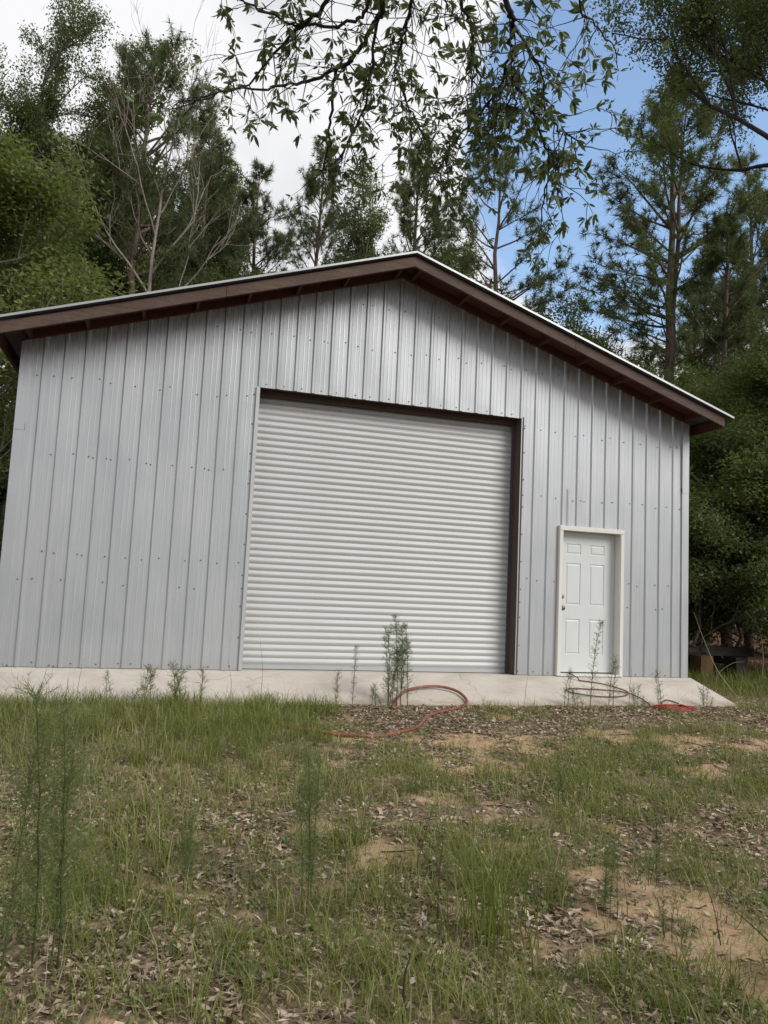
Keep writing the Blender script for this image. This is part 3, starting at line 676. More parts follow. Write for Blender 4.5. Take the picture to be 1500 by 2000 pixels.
TREES = [
 # kind, az, D, height, label, rz, width scale, leaf material
 ('pine_a', 36.4, 24, 17.6, 'tallest full pine with forked trunk against blue sky right of the roof', .3, 1.12, None),
 ('pine_c', 24.3, 24, 15.4, 'open pine with bare curved limbs just right of the gable peak', 1.0, .95, None),
 ('pine_b', 10.6, 27, 17.8, 'slender pine standing above the left roof slope nearest the gable', 2.0, .80, None),
 ('pine_b', 18.2, 26, 17.6, 'slim pine rising straight behind the gable peak', .7, .85, None),
 ('pine_b', 42.0, 27, 16.4, 'narrow pine between the forked pine and the picture edge', 3.3, .85, None),
 ('pine_d', -3.2, 23, 17.4, 'broad dense dark pine behind the bright green tree', .5, .95, None),
 ('pine_d', 1.8, 26, 17.0, 'dense pine to the right of the pale bare tree', 2.4, .85, None),
 ('pine_d', 14.4, 32, 16.2, 'lower bushy pine half hidden between two slim pines above the roof', 1.4, .72, None),
 ('pine_d', 6.6, 30, 13.4, 'short dense pine whose tip just clears the left roof slope', 4.0, .8, None),
 ('oak_small', -9.8, 24, 17.8, 'tall grey oak with airy small leaves at the upper left', .2, .82, None),
 ('oak_small', -13.6, 25, 16.4, 'smaller airy oak cut by the left picture edge', 2.2, .85, None),
 ('bare', -1.4, 21.5, 18.2, 'pale leafless tree with fine twigs above the dense pines', .9, .9, None),
 ('pine_d', -7.2, 27, 15.5, 'shaggy dark pine between the airy oak and the bright tree', 5.2, .9, None),
 ('pine_b', 5.6, 24, 14.8, 'slim young pine left of the slender pine above the roof', 5.9, .8, None),
 ('pine_d', 21.2, 33, 15.0, 'distant bushy pine between the gable peak and the open pine', .4, .8, None),
 ('leafy_tall', -5.6, 25, 15.6, 'tall pale olive leafy tree rising between the airy oak and the pale bare tree', 1.9, .95, M_lfbright),
 ('leafy_tall', 3.6, 28, 15.2, 'tall olive leafy tree right of the pale bare tree, above the left roof slope', 4.3, .95, M_lfmid),
 ('leafy_tall', 13.0, 29, 14.6, 'leafy tree filling the gap between the two slim pines left of the gable', .6, .85, M_lfmid),
 ('leafy_tall', 21.0, 30, 13.8, 'leafy tree peeping over the roof between the gable peak and the open pine', 3.0, .8, M_lfmid),
 ('broad_mid', 28.8, 24, 10.4, 'low leafy tree peeping over the right roof slope', .4, .9, M_lfmid),
 ('broad_mid', 33.4, 21, 7.4, 'leafy green tree at the foot of the forked pine', 2.6, .9, M_lfmid),
 ('broad_mid', 38.9, 20, 7.0, 'dense leafy tree beyond the right end of the roof', 4.4, .8, M_lfmid),
 ('broad_mid', 45.6, 18, 7.0, 'dark leafy tree filling the right picture edge above the weeds', 1.2, 1.0, M_lfmid),
 ('broad_mid', 4.0, 24, 11.2, 'olive leafy tree behind the middle of the left roof slope', 3.1, .9, M_lfmid),
 ('broad_mid', -2.5, 25, 12.0, 'leafy tree under the dense pines behind the left roof slope', 5.0, 1.1, M_lfmid),
]
for (kd, az, D, H, lab, rr, sx_, lm_) in TREES:
    x, y = pol(az, D); place(kd, {'p': 'pine_tree', 'o': 'oak_tree', 'b': 'leafy_tree', 'l': 'leafy_tree'}[kd[0]] if kd != 'bare' else 'bare_tree', x, y, H, lab, 'trees behind the garage', rr, sx_, lm_)
place('broad_bright', 'leafy_tree', -7.6, 7.5, 10.9, 'bright green leafy tree hanging over the left eave of the garage', 'trees behind the garage', 1.0, 1.15)
place('broad_mid', 'leafy_tree', -10.5, 11.0, 9.5, 'dark leafy tree behind the bright green tree left of the garage', 'trees behind the garage', 3.7, 1.0, M_lfdark)
place('live_oak', 'oak_tree', 9.6, 1.2, 16.0, 'dark spreading oak with small leaves filling the upper right corner', 'trees over the lawn', .6, .95)
# shaded woods to the right and the left
WD = 'trees in the shaded woods'
for i, (az, D, H, kd) in enumerate([(39.5, 30, 15, 'pine_b'), (40.8, 24, 13, 'pine_b'), (43.6, 33, 16, 'pine_d'), (38.2, 38, 15, 'pine_d'), (45.2, 26, 14, 'pine_b'), (41.8, 40, 17, 'pine_d')]):
    x, y = pol(az, D); place(kd, 'pine_tree', x, y, H, 'slim dark pine in the shaded woods right of the garage', 'slim pines in the shaded woods', i*1.7, .85)
for i, (az, D, H, lab) in enumerate([(39.3, 15.5, 3.4, 'dark shrub behind the timber rack right of the garage'), (42.8, 18, 4.2, 'tall dark shrub in the woods at the right picture edge'),
      (38.0, 22, 5.0, 'dark shrub deep in the woods close to the garage corner'), (45.5, 17, 4.6, 'dark shrub cut by the right picture edge'), (40.8, 27, 6.0, 'large dark bush deep in the right woods'), (44.0, 25, 6.0, 'round dark bush between the pines of the right woods'),
      (-11.0, 26, 5.5, 'dark bush seen under the left eave of the garage'), (-14.0, 24, 5.0, 'dark bush at the left picture edge beside the garage wall'), (-12.3, 33, 7.5, 'tall dark bush far behind the left garage wall')]):
    x, y = pol(az, D); place('shrub', 'shrub', x, y, H, lab, 'shrubs in the shaded woods', i*2.1, None)
for i, (az, D, H) in enumerate([(-11.2, 34, 14), (-13.8, 38, 15), (-9.4, 40, 15)]):
    x, y = pol(az, D); place('pine_d', 'pine_tree', x, y, H, 'dark pine in the woods left of the garage', 'pines in the left woods', i*1.3, .9)
# far wood that closes the horizon: reads as one mass
global_C = []
rng = np.random.default_rng(77)
b = MB(); 
for k in range(220):
    a = rng.uniform(-80, 110); D = rng.uniform(46, 62); x, y = pol(a, D); H = rng.uniform(10, 15)
    b.tube([(x, y, -.4), (x+rng.normal()*.2, y, H*.6), (x+rng.normal()*.5, y, H)], [.16, .12, .03], 5, False)
    m_ = 26; zc = rng.uniform(.5, H, m_); global_C.append(np.stack([x+rng.normal(size=m_)*1.7, y+rng.normal(size=m_)*1.7, zc], 1))
V, F, T = leaves(np.concatenate(global_C), 1.25, 30, .36, .2)
fw = link('far_woods', fast_mesh('far_woods', V, F, T, M_lfdark)); tag(fw, 'dark far woods closing the horizon behind the garage', kind='stuff')
o = b.build('far_trunks', M_bark, fw); o['kind'] = 'stuff'

# ------------------------------------------------------------------ oak whose limbs hang into the top of the picture
def near_leaf_arrays(P, D, n, Lm):
    """whorls: at each P n long leaves fanning round D; six triangles each"""
    k = len(P); c = np.repeat(P, n, 0); d0 = np.repeat(D, n, 0)
    d = norm(d0*.7 + rv(k*n)*.95 + np.array([0, 0, -.25])); nr = norm(np.cross(d, rv(k*n))); s = norm(np.cross(d, nr))
    L = (Lm*rng.uniform(.5, 1.1, (k*n, 1))*np.repeat(rng.uniform(.6, 1.25, (k, 1)), n, 0)); w_ = L*rng.uniform(.13, .17, (k*n, 1))
    b0 = c + d*.008
    st = [0, .3, .65, 1.0]; wf = [.12, .95, .85, 0.02]; cv = [0, .03, .02, -.06]
    rows_ = []
    for a, q, z in zip(st, wf, cv): mid = b0 + d*L*a + nr*L*z; rows_ += [mid - s*w_*q + nr*w_*.25*q, mid, mid + s*w_*q + nr*w_*.25*q]
    V = np.stack(rows_, 1).reshape(-1, 3); i = np.arange(k*n)[:, None]*12; F = []
    for r_ in range(3):
        for q in range(2): F.append(i + [r_*3+q, r_*3+q+1, (r_+1)*3+q+1, (r_+1)*3+q])
    T = np.repeat(np.clip(np.repeat(rng.random(k), n)*.5+rng.random(k*n)*.5, 0, 1), 12)
    return V, np.concatenate(F), T
rng = np.random.default_rng(5); rs = random.Random(5)
ov = tag(empty('oak_tree', (-.6, -13.2, -.6)), 'near oak whose leafy twigs hang down across the top of the view', 'tree', 'trees over the lawn')
OFF = np.array([-.6, -13.2, -.6])
LIMBS = dict(
 A=[(-1.92,-5.98,4.63),(-1.91,-5.61,4.44),(-1.9,-5.42,4.46),(-1.95,-5.18,4.42),(-2.05,-4.97,4.41),(-2.23,-4.76,4.42),(-2.45,-4.57,4.45),(-2.75,-4.38,4.47),(-3.05,-4.16,4.4)],
 B=[(-2.06,-6.07,4.47),(-2.25,-5.67,4.3),(-2.35,-5.43,4.29),(-2.47,-5.2,4.27),(-2.61,-4.94,4.19),(-2.95,-4.71,4.15)],
 C=[(-1.92,-5.98,4.63),(-2.02,-5.67,4.36),(-2.08,-5.56,4.3),(-2.33,-5.46,4.28),(-2.5,-5.42,4.31),(-2.71,-5.41,4.38),(-2.87,-5.45,4.49)],
 D=[(-2.05,-4.97,4.41),(-2.05,-4.9,4.18),(-2.03,-4.77,3.98),(-2.06,-4.61,3.86)],
 E=[(-1.51,-6.36,4.42),(-1.37,-6.12,4.2),(-1.29,-6.03,4.15),(-1.24,-5.91,4.09),(-1.18,-5.81,4.02),(-1.09,-5.66,3.88)],
 F=[(-1.24,-5.91,4.09),(-1.21,-5.67,4.01),(-1.25,-5.46,3.96),(-1.32,-5.22,3.89),(-1.34,-5.0,3.79)],
 G=[(-1.04,-6.11,4.69),(-.8,-5.87,4.56),(-.61,-5.73,4.55),(-.37,-5.61,4.54)],
 H=[(-1.29,-6.03,4.15),(-1.04,-5.85,4.09),(-.9,-5.68,3.96),(-.73,-5.6,3.91),(-.52,-5.56,3.87)],
 I=[(-1.18,-5.81,4.02),(-.88,-5.63,3.81),(-.78,-5.52,3.7),(-.73,-5.36,3.55)],
 J=[(-1.77,-5.86,4.75),(-1.73,-5.53,4.56),(-1.7,-5.34,4.51),(-1.68,-5.12,4.43),(-1.52,-4.92,4.3),(-1.3,-4.75,4.16)],
 K=[(-1.9,-5.42,4.46),(-1.87,-5.1,4.18),(-1.87,-4.8,4.11),(-1.94,-4.49,4.01)],
 L=[(-1.75,-6.17,4.48),(-1.55,-5.91,4.31),(-1.43,-5.76,4.27),(-1.28,-5.56,4.16),(-1.12,-5.39,4.07)])
THK = dict(A=.021, B=.016, C=.014, D=.012, E=.019, F=.010, G=.008, H=.010, I=.010, J=.014, K=.010, L=.012)
DENS = dict(A=.75, B=.6, C=.8, D=.9, E=1.0, F=2.4, G=.8, H=1.9, I=1.5, J=2.5, K=1.3, L=2.3)
b = MB(); tw = MB()
b.tube(np.array([(-.6,-13.2,-.9),(-.65,-13.2,.4),(-.6,-13.1,2.2),(-.75,-12.7,4.0),(-.9,-12.0,5.4),(-1.2,-11.0,6.6)])-OFF, [.30, .24, .21, .18, .14, .10], 10)
for P_ in ([(-.75,-12.7,4.0),(-1.2,-11,5.0),(-1.6,-9,5.5),(-1.8,-7.4,5.3),(-1.92,-5.98,4.63)], [(-1.8,-7.4,5.3),(-2.1,-6.8,4.95),(-2.06,-6.07,4.47)],
           [(-1.6,-9,5.5),(-1.5,-7.5,5.2),(-1.51,-6.36,4.42)], [(-1.6,-9,5.5),(-1.2,-7.6,5.4),(-1.04,-6.11,4.69)], [(-1.8,-7.4,5.3),(-1.8,-6.5,5.1),(-1.77,-5.86,4.75)], [(-1.5,-7.5,5.2),(-1.75,-6.17,4.48)]):
    Q = cr(P_, 5); b.tube(Q-OFF, np.linspace(.032 if P_[0][1] > -9.5 else .09, .02, len(Q)), 7, False)
LC, LD = [], []
def twig(p, d, L, lv):
    n = 5; pts = [p]
    for q in range(n): d = norm(d + rv()[0]*.28 + np.array([0, 0, -.06])); pts.append(pts[-1]+d*L/n)
    P = np.array(pts); tw.tube(P-OFF, np.linspace(.0042 if lv == 0 else .0026, .0014, n+1), 4, False)
    r_ = rs.random()
    if r_ < .62: LC.append(P[-1]); LD.append(d)
    if rs.random() < .3: LC.append(P[-2]); LD.append(d)
    if rs.random() < .18: LC.append(P[2]); LD.append(d)
    if lv < 2:
        for q in range(rs.choice((1, 2, 2)) if lv == 0 else rs.choice((0, 1))): twig(P[rs.randint(1, n-1)], norm(d+rv()[0]*.9), L*rs.uniform(.5, .8), lv+1)
for key, P_ in LIMBS.items():
    Q = cr(P_, 6); Q[1:] += rng.normal(size=(len(Q)-1, 3))*.008; b.tube(Q-OFF, np.linspace(THK[key], .004, len(Q)), 6, False)
    Ls = np.linalg.norm(np.diff(Q, axis=0), axis=1).sum(); nt_ = int(Ls/.075*DENS[key])
    for q in range(nt_):
        i0 = rs.randint(1, len(Q)-2); dl = norm(Q[i0+1]-Q[i0]); twig(Q[i0]+(Q[i0+1]-Q[i0])*rs.random(), norm(dl*.5+rv()[0]*.8+np.array([0, .08, -.18])), rs.uniform(.14, .46), 0)
    twig(Q[-1], norm(Q[-1]-Q[-3]), .3, 0)
# wider crown above the frame and behind, so the limbs belong to a tree
for q in range(110):
    c = np.array([rs.uniform(-5.2, 3.4), rs.uniform(-15.5, -8.2), 0]); c[2] = 5.6 + rs.uniform(0, 2.4)
    o_ = c + rv()[0]*.5; tw.tube(np.array([c, (c+o_)/2+rv()[0]*.06, o_])-OFF, [.008, .005, .002], 3, False)
    for j in range(3): LC.append(c+(o_-c)*(j+1)/3+rv()[0]*.12); LD.append(norm(o_-c))
for q in range(26):
    e_ = np.array([rs.uniform(-5, 3.2), rs.uniform(-14.3, -7), 6.2+rs.uniform(-.4, 1)]); s_ = np.array([-1.1, rs.uniform(-12.4, -9.5), 5.6]); mid = (s_+e_)/2+np.array([0, 0, .5]); b.tube(cr([s_, mid, e_], 4)-OFF, np.linspace(.05, .008, 9), 5, False)
b.build('trunk', M_barkd, ov, True); tw.build('twigs', M_barkd, ov)['kind'] = 'stuff'
V, F, T = near_leaf_arrays(np.array(LC), np.array(LD), 6, .074)
link('crown', fast_mesh('oak_leaves', V-OFF, F, T, M_lfnear), ov)

# ------------------------------------------------------------------ dead leaves on the ground
rng = np.random.default_rng(15)
def in_yard(n, x0, x1, y0, y1):
    x = rng.uniform(x0, x1, n); y = rng.uniform(y0, y1, n); return x, y
def keep_out(x, y): return ~((np.abs(x) < 4.68) & (y > -.97))
x, y = in_yard(330000, -6.5, 7, -9.5, -.9)
k = keep_out(x, y) & (rng.random(len(x)) < np.clip(.25+.9*vn(x, y, 2.2, 9)-.45*lush(x, y)+.0*x, 0, 1)*(1-.90*sand(x, y))) ; x, y = x[k], y[k]
x2, y2 = in_yard(22000, 4.7, 12, -1, 9); x3, y3 = in_yard(9000, -12, -4.7, -1, 9)
x = np.concatenate([x, x2, x3]); y = np.concatenate([y, y2, y3]); n = len(x)
a = rng.uniform(0, 2*math.pi, n); L = rng.uniform(.022, .062, n); W = L*rng.uniform(.28, .5, n); til = rng.normal(size=(n, 2))*.28
z = gz(x, y)+.004+rng.random(n)*.016; d = np.stack([np.cos(a), np.sin(a), til[:, 0]], 1); s = np.stack([-np.sin(a), np.cos(a), til[:, 1]], 1)
c = np.stack([x, y, z], 1); Lc = L[:, None]; Wc = W[:, None]; curl = rng.uniform(-.1, .45, (n, 1))*Wc*np.array([0, 0, 1])
V = np.stack([c-d*Lc*.5, c+s*Wc*.5+curl, c+d*Lc*.5+curl*.6, c-s*Wc*.5+curl, c], 1).reshape(-1, 3); i = np.arange(n)[:, None]*5
F = np.concatenate([i+[0, 4, 1], i+[1, 4, 2], i+[2, 4, 3], i+[3, 4, 0]])
T = np.repeat(rng.random(n)**.9, 5)
tag(link('leaf_litter', fast_mesh('leaf_litter', V, F, T, M_litter)), 'brown dead leaves scattered over the lawn and woodland floor', kind='stuff')
# loose straw and pine needles on the soil
n = 90000; x, y = in_yard(n, -6.5, 7, -9.3, -.98); a = rng.uniform(0, 6.28, n); L = rng.uniform(.02, .09, n)*.5; zz = gz(x, y)+.006+rng.random(n)*.018
k = rng.random(n) < 1-.7*sand(x, y); x, y, a, L, zz = x[k], y[k], a[k], L[k], zz[k]; n = len(x)
d = np.stack([np.cos(a)*L, np.sin(a)*L, rng.normal(size=n)*.006], 1); s = np.stack([-np.sin(a), np.cos(a), 0*a], 1)*.0016; c = np.stack([x, y, zz], 1)
V = np.stack([c-d-s, c-d+s, c+d], 1).reshape(-1, 3)
tag(link('straw_litter', fast_mesh('straw_litter', V, np.arange(len(V)).reshape(-1, 3), np.repeat(rng.random(n)*.6+.4, 3), M_litter)), 'fine dry straw and needles strewn over the lawn', kind='stuff')
# fallen twigs
b = MB()
for q in range(420):
    x_, y_ = rng.uniform(-5, 5.5), rng.uniform(-8, -1.05); a = rng.uniform(0, 6.28); l_ = rng.uniform(.05, .3); t_ = np.linspace(-.5, .5, 4)
    xx = x_+np.cos(a)*l_*t_+rng.normal(size=4)*.008; yy = y_+np.sin(a)*l_*t_+rng.normal(size=4)*.008; b.tube(np.stack([xx, yy, gz(xx, yy)+.008], 1), [.004, .004, .003, .002], 4, False)
tag(b.build('twig_litter', M_barkd), 'small fallen twigs lying among the dead leaves', kind='stuff')

# ------------------------------------------------------------------ grass
def blades(x, y, h, wdt, bend, tint, z0=None):
    n = len(x); a = rng.uniform(0, 2*math.pi, n); ln = rng.uniform(.2, 1., n)*bend
    b_ = np.stack([x, y, (gz(x, y)-.006) if z0 is None else z0], 1); dx = np.stack([np.cos(a), np.sin(a)], 1); a2 = a+rng.normal(size=n)*.6+1.57
    s = np.stack([np.cos(a2), np.sin(a2), np.zeros(n)], 1)*wdt[:, None]*.5; rows_ = []
    for t_, wf in ((0, 1.), (.4, .9), (.75, .6)):
        off = np.concatenate([dx*(ln*h*t_**1.8)[:, None], (h*(t_-.38*ln*t_*t_))[:, None]], 1); rows_ += [b_+off-s*wf, b_+off+s*wf]
    off = np.concatenate([dx*(ln*h)[:, None], (h*(1-.42*ln))[:, None]], 1); rows_.append(b_+off)
    V = np.stack(rows_, 1).reshape(-1, 3); i = np.arange(n)[:, None]*7
    F = np.concatenate([i+[0, 1, 3], i+[0, 3, 2], i+[2, 3, 5], i+[2, 5, 4], i+[4, 5, 6]]); return V, F, np.repeat(tint, 7)
rng = np.random.default_rng(21); Vs, Fs, Ts = [], [], []; off = 0
def addb(*a, **k):
    global off
    V, F, T = blades(*a, **k); Vs.append(V); Fs.append(F+off); Ts.append(T); off += len(V)
# tufts
x, y = in_yard(17000, -6.5, 7, -9.3, -.98); lu = lush(x, y); k = keep_out(x, y) & (rng.random(len(x)) < lu*1.1); x, y, lu = x[k], y[k], lu[k]
nb = rng.integers(7, 20, len(x)); X = np.repeat(x, nb)+rng.normal(size=nb.sum())*.055; Yv = np.repeat(y, nb)+rng.normal(size=nb.sum())*.055
th = np.repeat((.08+.17*lu*rng.random(len(x))+.03*(rng.random(len(x)) < .1))*(.8+.5*vn(x, y, 1.1, 14)), nb); tt = np.repeat(np.clip(rng.random(len(x))*.6+.5*(vn(x, y, .8, 12)-.3), 0, .85), nb)
k = keep_out(X, Yv-.02); X, Yv, th, tt = X[k], Yv[k], th[k], tt[k]
addb(X, Yv, th*rng.uniform(.5, 1.3, len(X)), rng.uniform(.003, .0055, len(X)), 1.0, np.clip(tt+rng.random(len(X))*.35+.12*(rng.random(len(X)) < .15), 0, 1))
# short ground cover between
x, y = in_yard(110000, -6.5, 7, -9.3, -.98); k = keep_out(x, y) & (rng.random(len(x)) < .25+lush(x, y)); x, y = x[k], y[k]
addb(x, y, rng.uniform(.02, .07, len(x)), rng.uniform(.003, .006, len(x)), 1.3, rng.random(len(x))**1.3)
# long thin stalks and dry straw
x, y = in_yard(9000, -6.5, 7, -9.3, -.98); k = keep_out(x, y) & (rng.random(len(x)) < .2+lush(x, y)); x, y = x[k], y[k]
addb(x, y, rng.uniform(.12, .34, len(x)), rng.uniform(.002, .004, len(x)), .9, np.where(rng.random(len(x)) < .5, 1., rng.random(len(x))*.7))
# thick growth in front of the left of the apron and right of the slab
x = rng.uniform(-6.2, -.9, 22000); y = -.985-rng.random(22000)**1.3*1.9; k = rng.random(22000) < 3.2*vn(x, y, 2.2, 3)*vn(x, y, 6, 2)-.45; x, y = x[k], y[k]
addb(x, y, rng.uniform(.03, .25, len(x))*(.15+1.3*vn(x, y, 3.3, 8)), rng.uniform(.003, .0055, len(x)), .9, rng.random(len(x))*.7)
x = rng.uniform(4.72, 9.5, 16000); y = rng.uniform(-2.0, 4.5, 16000); k = rng.random(16000) < vn(x, y, 1.5, 5)*1.1; x, y = x[k], y[k]
addb(x, y, rng.uniform(.10, .42, len(x))*(.5+.9*vn(x, y, 1.2, 6)), rng.uniform(.004, .008, len(x)), .9, rng.random(len(x))*.8)
x = rng.uniform(-9, -4.72, 8000); y = rng.uniform(-2.0, 4.5, 8000)
addb(x, y, rng.uniform(.10, .4, len(x)), rng.uniform(.004, .008, len(x)), .9, rng.random(len(x))*.7)
tag(link('grass', fast_mesh('grass', np.concatenate(Vs), np.concatenate(Fs), np.concatenate(Ts), M_grass)), 'patchy green grass and dry straw growing through the dead leaves', kind='stuff')
# tiny broad-leaved ground weeds
x, y = in_yard(8000, -6, 6, -9, -1.05); lu = lush(x, y); k = rng.random(len(x)) < .2+lu; x, y = x[k], y[k]
C = np.stack([x, y, gz(x, y)+.025], 1); V, F, T = leaves(C, .045, 9, .034, .015, up=.9, flat=.5)
tag(link('ground_cover', fast_mesh('ground_cover', V, F, T, M_weed)), 'low broad leaved weeds dotted through the lawn', kind='stuff')

# ------------------------------------------------------------------ single weeds
def fennel_mesh(name, H, seed, bushy=1., lm=M_weed, stems=1, lw=.0028, whorl=None):
    global rng
    rs = random.Random(seed); rng = np.random.default_rng(seed); b = MB(); Vs, Ts = [], []
    for s_ in range(stems):
        lean = rv()[0]*.10; hh = H*(1 if s_ == 0 else rs.uniform(.5, .95)); bx = np.array([rs.uniform(-.12, .12), rs.uniform(-.05, .05), 0]) if s_ else np.zeros(3)
        P = np.array([bx + np.array([lean[0]*q*q+rs.uniform(-.006, .006), lean[1]*q*q, hh*q - (.02 if q == 0 else 0)]) for q in np.linspace(0, 1, 9)]); b.tube(P, np.linspace(.0045, .0012, 9)*(.7+.4*H), 5, False)
        nbr = int(75*hh*bushy+14)
        for q in range(nbr):
            t_ = rs.uniform(.06, 1.)**.8; o = np.array([np.interp(t_, np.linspace(0, 1, 9), P[:, j]) for j in range(3)])
            Lb = (whorl or .085)*(1.1-.65*t_)*rs.uniform(.5, 1.3)+.015; az = rs.uniform(0, 6.28); el = R(rs.uniform(15, 60)); d = np.array([math.cos(az)*math.cos(el), math.sin(az)*math.cos(el), math.sin(el)])
            m_ = 9; c = o + d*(Lb*rng.random((m_, 1))); dd = norm(d*.8+rv(m_)*.7); ll = rng.uniform(.012, .035, (m_, 1))*(1 if whorl is None else 1.3); sd_ = norm(np.cross(dd, rv(m_)))*lw*.5
            Vs.append(np.stack([c-sd_, c+sd_, c+dd*ll], 1).reshape(-1, 3)); Ts.append(np.repeat(rng.random(m_), 3))
            sdd = norm(np.cross(d, rv()[0]))*.0012; Vs.append(np.array([o-sdd, o+sdd, o+d*Lb])); Ts.append(np.full(3, .2))
    V = np.concatenate(Vs); return b.mesh(name+'_stem', M_weeddark if name == 'fennel_e' else M_stalk, True), fast_mesh(name+'_leaf', V, np.arange(len(V)).reshape(-1, 3), np.concatenate(Ts), lm)
def weed(ms, x, y, s, label, rz_=0., name='weed', group='weeds in front of the garage', cat='weed', lm=None):
    e = empty(name, (x, y, float(gz(x, y))-.005), rz_); e.scale = (s, s, s); link('stem', ms[0], e); o = link('foliage', ms[1], e)
    if lm: o.material_slots[0].link = 'OBJECT'; o.material_slots[0].material = lm
    return tag(e, label, cat, group)
F1 = fennel_mesh('fennel_a', 1.0, 31, 1.5, stems=6, lw=.0042, whorl=.14); F2 = fennel_mesh('fennel_b', 1.0, 32, 1.3, lw=.0045); F3 = fennel_mesh('fennel_c', .5, 33, 1.1, stems=2); F4 = fennel_mesh('fennel_d', .35, 34, 1.3, stems=4)
F5 = fennel_mesh('fennel_e', 1.0, 35, 3.0, stems=4, lm=M_weed, lw=.0022, whorl=.20)
weed(F1, -.14, -1.0, 1.03, 'tallest feathery green weed in front of the roll-up door', .3)
weed(F2, -.26, -1.03, .80, 'feathery weed leaning against the tallest one from the left', 1.6)
weed(F2, -.02, -1.02, .95, 'slender feathery weed just right of the tallest one', 3.0)
weed(F2, -.67, -1.0, .69, 'single slim feathery weed left of the tall clump', 4.0)
weed(F3, -.87, -1.0, .8, 'short bushy weed at the apron edge left of the slim weed', 2.0)
weed(F2, 2.40, -1.0, 1.07, 'slim tall weed growing before the white entry door', 5.0)
weed(F3, 2.66, -1.0, 1.25, 'nodding weed with drooping leaves before the right of the entry door', 1.0)
weed(F3, 2.03, -1.0, .95, 'small weed growing before the left jamb of the entry door', .5)
weed(F3, 3.41, -1.02, .95, 'upright weed at the apron edge beside the red cord heap', 2.8)
weed(F4, 3.07, -1.02, .8, 'tiny weed between the thin hose and the cord heap', 2.2)
weed(F4, 2.2, -1.02, .7, 'small tufted weed at the apron edge below the thin hose loop', 3.2)
weed(F4, -.40, -1.02, .75, 'low weed at the left foot of the tall feathery clump', 3.9)
weed(F3, -3.27, -1.03, .75, 'feathery weed poking out of the long grass furthest left on the apron', 4.2)
weed(F4, -2.62, -1.05, 1.3, 'leafy weed in the long grass before the left wall panels', 4.9)
weed(F3, -2.35, -1.03, .85, 'feathery weed in the long grass nearest the roll-up door', 5.5)
weed(F4, -2.95, -1.03, 1.2, 'low leafy weed between two feathery weeds by the left wall', .9)
weed(F4, 4.1, -1.04, .8, 'pale low weed on the right corner of the apron', 1.9)
weed(F5, -3.27, -6.35, 1.02, 'very tall dark feathery weed at the left picture edge', .4, group='weeds on the lawn')
weed(F5, -2.14, -5.91, .68, 'soft feathery weed standing mid lawn left of the sandy spot', 1.2, group='weeds on the lawn')
weed(F5, -2.68, -5.71, .36, 'small dark feathery weed between the two taller ones', 2.2, group='weeds on the lawn')
weed(F5, -.74, -6.25, .36, 'feathery weed left of the large sandy patch', 3.1, group='weeds on the lawn', lm=M_weed)
weed(F3, -.14, -4.76, .7, 'low feathery weed on the middle right of the lawn', 4.1, group='weeds on the lawn')
weed(F4, -.35, -6.0, .6, 'tiny upright weed rooted in the large sandy patch', .1, group='weeds on the lawn')
weed(F4, -.62, -6.55, .6, 'small weed on the near edge of the large sandy patch', 2.1, group='weeds on the lawn')
weed(F3, .17, -5.4, .5, 'short feathery weed beyond the large sandy patch', 3.4, group='weeds on the lawn')
# big grass clumps standing out of the lawn
def clump_mesh(name, n, h, spread, seed, bend=.5, wd=(.003, .006)):
    global rng
    rng = np.random.default_rng(seed); x = rng.normal(size=n)*spread; y = rng.normal(size=n)*spread
    V, F, T = blades(x, y, h*rng.uniform(.2, 1.05, n), rng.uniform(*wd, n), bend, rng.random(n)*.6, z0=np.full(n, -.01)); return fast_mesh(name, V, F, T, M_grass)
G1 = clump_mesh('clump_a', 150, .5, .085, 41, .7); G2 = clump_mesh('clump_b', 90, .35, .05, 42, .8); G3 = clump_mesh('clump_c', 60, .5, .05, 43, 1.6, (.004, .007))
CL = [(G1, -1.45, -6.40, 1.25, 'tallest upright grass clump on the middle of the lawn'), (G1, -1.28, -5.95, .9, 'upright grass clump just behind the tallest one'), (G2, -1.72, -5.2, .9, 'grass clump beside the small sandy spot'),
      (G2, -.95, -6.1, 1.0, 'grass clump between the tall grass and the large sandy patch'), (G1, -1.08, -4.4, .6, 'slim grass clump right of the middle of the lawn'), (G2, .1, -4.35, .8, 'grass clump on the right of the lawn near two sandy streaks'),
      (G1, -2.35, -3.1, .65, 'grass clump in the long grass below the roll-up door'), (G2, -3.3, -2.6, 1.2, 'dark grass clump in the left of the long grass'), (G2, -2.95, -3.4, 1.2, 'bushy grass clump at the front of the long grass'),
      (G3, -.95, -7.05, .75, 'arching dark grass clump at the bottom right of the lawn'), (G3, -.68, -6.95, .7, 'arching grass clump near the bottom right picture corner'), (G3, -1.5, -7.0, .6, 'arching grass clump at the bottom middle of the view'),
      (G3, -2.5, -6.7, .6, 'arching grass clump at the bottom left of the lawn'), (G3, -4.05, -2.1, .8, 'drooping grass clump against the far left end of the apron'), (G2, .75, -3.9, .8, 'grass clump before the far right sandy streak'),
      (G1, -2.02, -6.6, .5, 'thin grass clump low in the middle left of the lawn'), (G3, -2.9, -4.6, .75, 'arching pale grass clump on the left of the lawn')]
for (g, x_, y_, s_, lab) in CL:
    o = link('grass_clump', g); o.location = (x_, y_, float(gz(x_, y_))-.004); o.scale = (s_,)*3; o.rotation_euler = (0, 0, x_*7+y_); tag(o, lab, 'grass clump', 'grass clumps on the lawn')
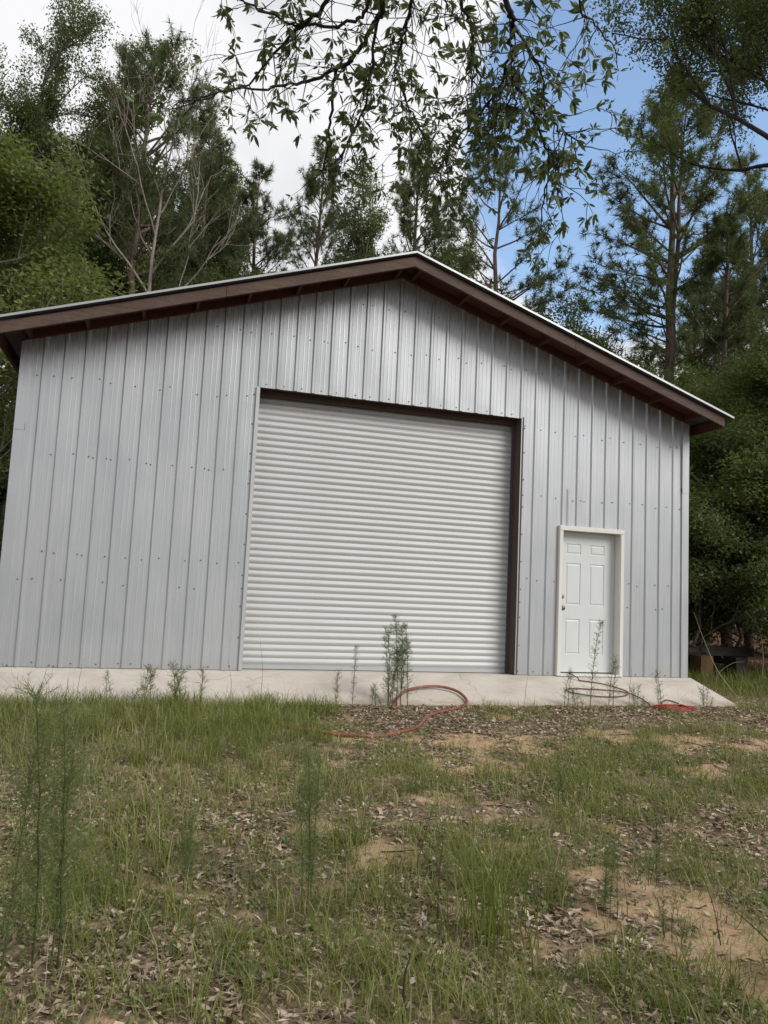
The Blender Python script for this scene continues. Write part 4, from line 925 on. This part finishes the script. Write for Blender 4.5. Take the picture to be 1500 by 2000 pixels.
# dry arching stalks by the timber rack, and a broad-bladed plant at the right edge
def stalk(pts, r_, m_, label, name='grass_stalk'):
    b = MB(); Q = cr(pts, 6); o0 = Q[0].copy(); b.tube(Q-o0, np.linspace(r_, r_*.3, len(Q)), 5); o = b.build(name, m_, None, True); o.location = o0; return tag(o, label, 'stalk', 'single stalks')
stalk([(5.35, -.2, -.28), (5.15, .0, .1), (4.98, .1, .55), (4.80, .1, .95)], .008, M_dry, 'straight dry stalk leaning up beside the garage corner')
stalk([(5.0, -.1, -.28), (5.15, 0, .05), (5.4, .0, .22), (5.62, .0, .25)], .006, M_dry, 'low arching dry stalk next to the garage corner')
stalk([(6.75, .9, -.28), (6.8, .9, .3), (6.7, .9, .75), (6.45, .9, 1.0)], .010, M_dry, 'tall bent dry stalk in front of the timber rack')
stalk([(7.1, .9, -.28), (7.0, .9, .2), (7.2, .9, .55), (7.45, .9, .75)], .010, M_dry, 'dry stalk bending right beside the timber rack')
stalk([(-2.0, -6.93, -.46), (-2.005, -6.93, -.3), (-1.985, -6.93, -.22)], .007, M_stalk, 'dark bare stalk at the bottom middle of the view')
stalk([(-1.60, -6.2, -.44), (-1.59, -6.18, -.2), (-1.56, -6.15, -.02)], .005, M_stalk, 'dark bare stalk left of the tallest grass clump')
stalk([(-1.42, -5.6, -.42), (-1.50, -5.6, -.25), (-1.56, -5.6, -.1)], .0035, M_stalk, 'thin forked looking stalk leaning left in the lawn centre')
stalk([(-1.50, -5.6, -.42), (-1.44, -5.6, -.2), (-1.40, -5.6, -.06)], .0035, M_stalk, 'thin dark stalk leaning right in the lawn centre')
stalk([(-.42, -6.62, -.45), (-.46, -6.62, -.28), (-.52, -6.62, -.14)], .003, M_stalk, 'thin stalk standing in the large sandy patch')
for q, (xx, hh, lab) in enumerate([(1.49, .42, 'thin dry stalk before the right jamb of the roll-up door'), (-1.72, .75, 'tall thin grass stalk before the left edge of the roll-up door'), (2.95, .5, 'thin stalk before the wall right of the entry door'), (-2.05, .5, 'dark thin stalk beside the left door edge'), (-3.6, .5, 'thin stalk at the far left of the apron')]):
    stalk([(xx, -1.0, -.28), (xx+.01, -1.0, -.28+hh*.5), (xx+.04*(-1)**q, -1.0, -.28+hh)], .003, M_stalk, lab)
def broadblade(label):
    global rng
    e = tag(empty('yucca_plant', (-.30, -6.98, -.46)), label, 'plant'); rs = random.Random(3)
    for q in range(13):
        az = rs.uniform(1.6, 4.7) if q < 9 else rs.uniform(0, 6.28); L = rs.uniform(.28, .45); el = R(rs.uniform(30, 70)); b = MB(); vs = []
        d = np.array([math.cos(az), math.sin(az)]); n_ = 6
        for j in range(n_+1):
            t_ = j/n_; c = np.array([d[0]*L*math.cos(el)*t_, d[1]*L*math.cos(el)*t_, L*math.sin(el)*t_ - .12*L*t_*t_]); w_ = .011*math.sin(math.pi*(.12+.88*t_))**.6 if t_ < 1 else .0008
            s_ = np.array([-d[1], d[0], 0])*w_; vs += [c-s_+np.array([0, 0, .004]), c, c+s_+np.array([0, 0, .004])]
        b.add(vs, [(3*j+k_, 3*j+k_+1, 3*j+k_+4, 3*j+k_+3) for j in range(n_) for k_ in range(2)]); b.build('leaf', M_weeddark, e)
broadblade('dark long bladed plant cut by the lower right picture edge')
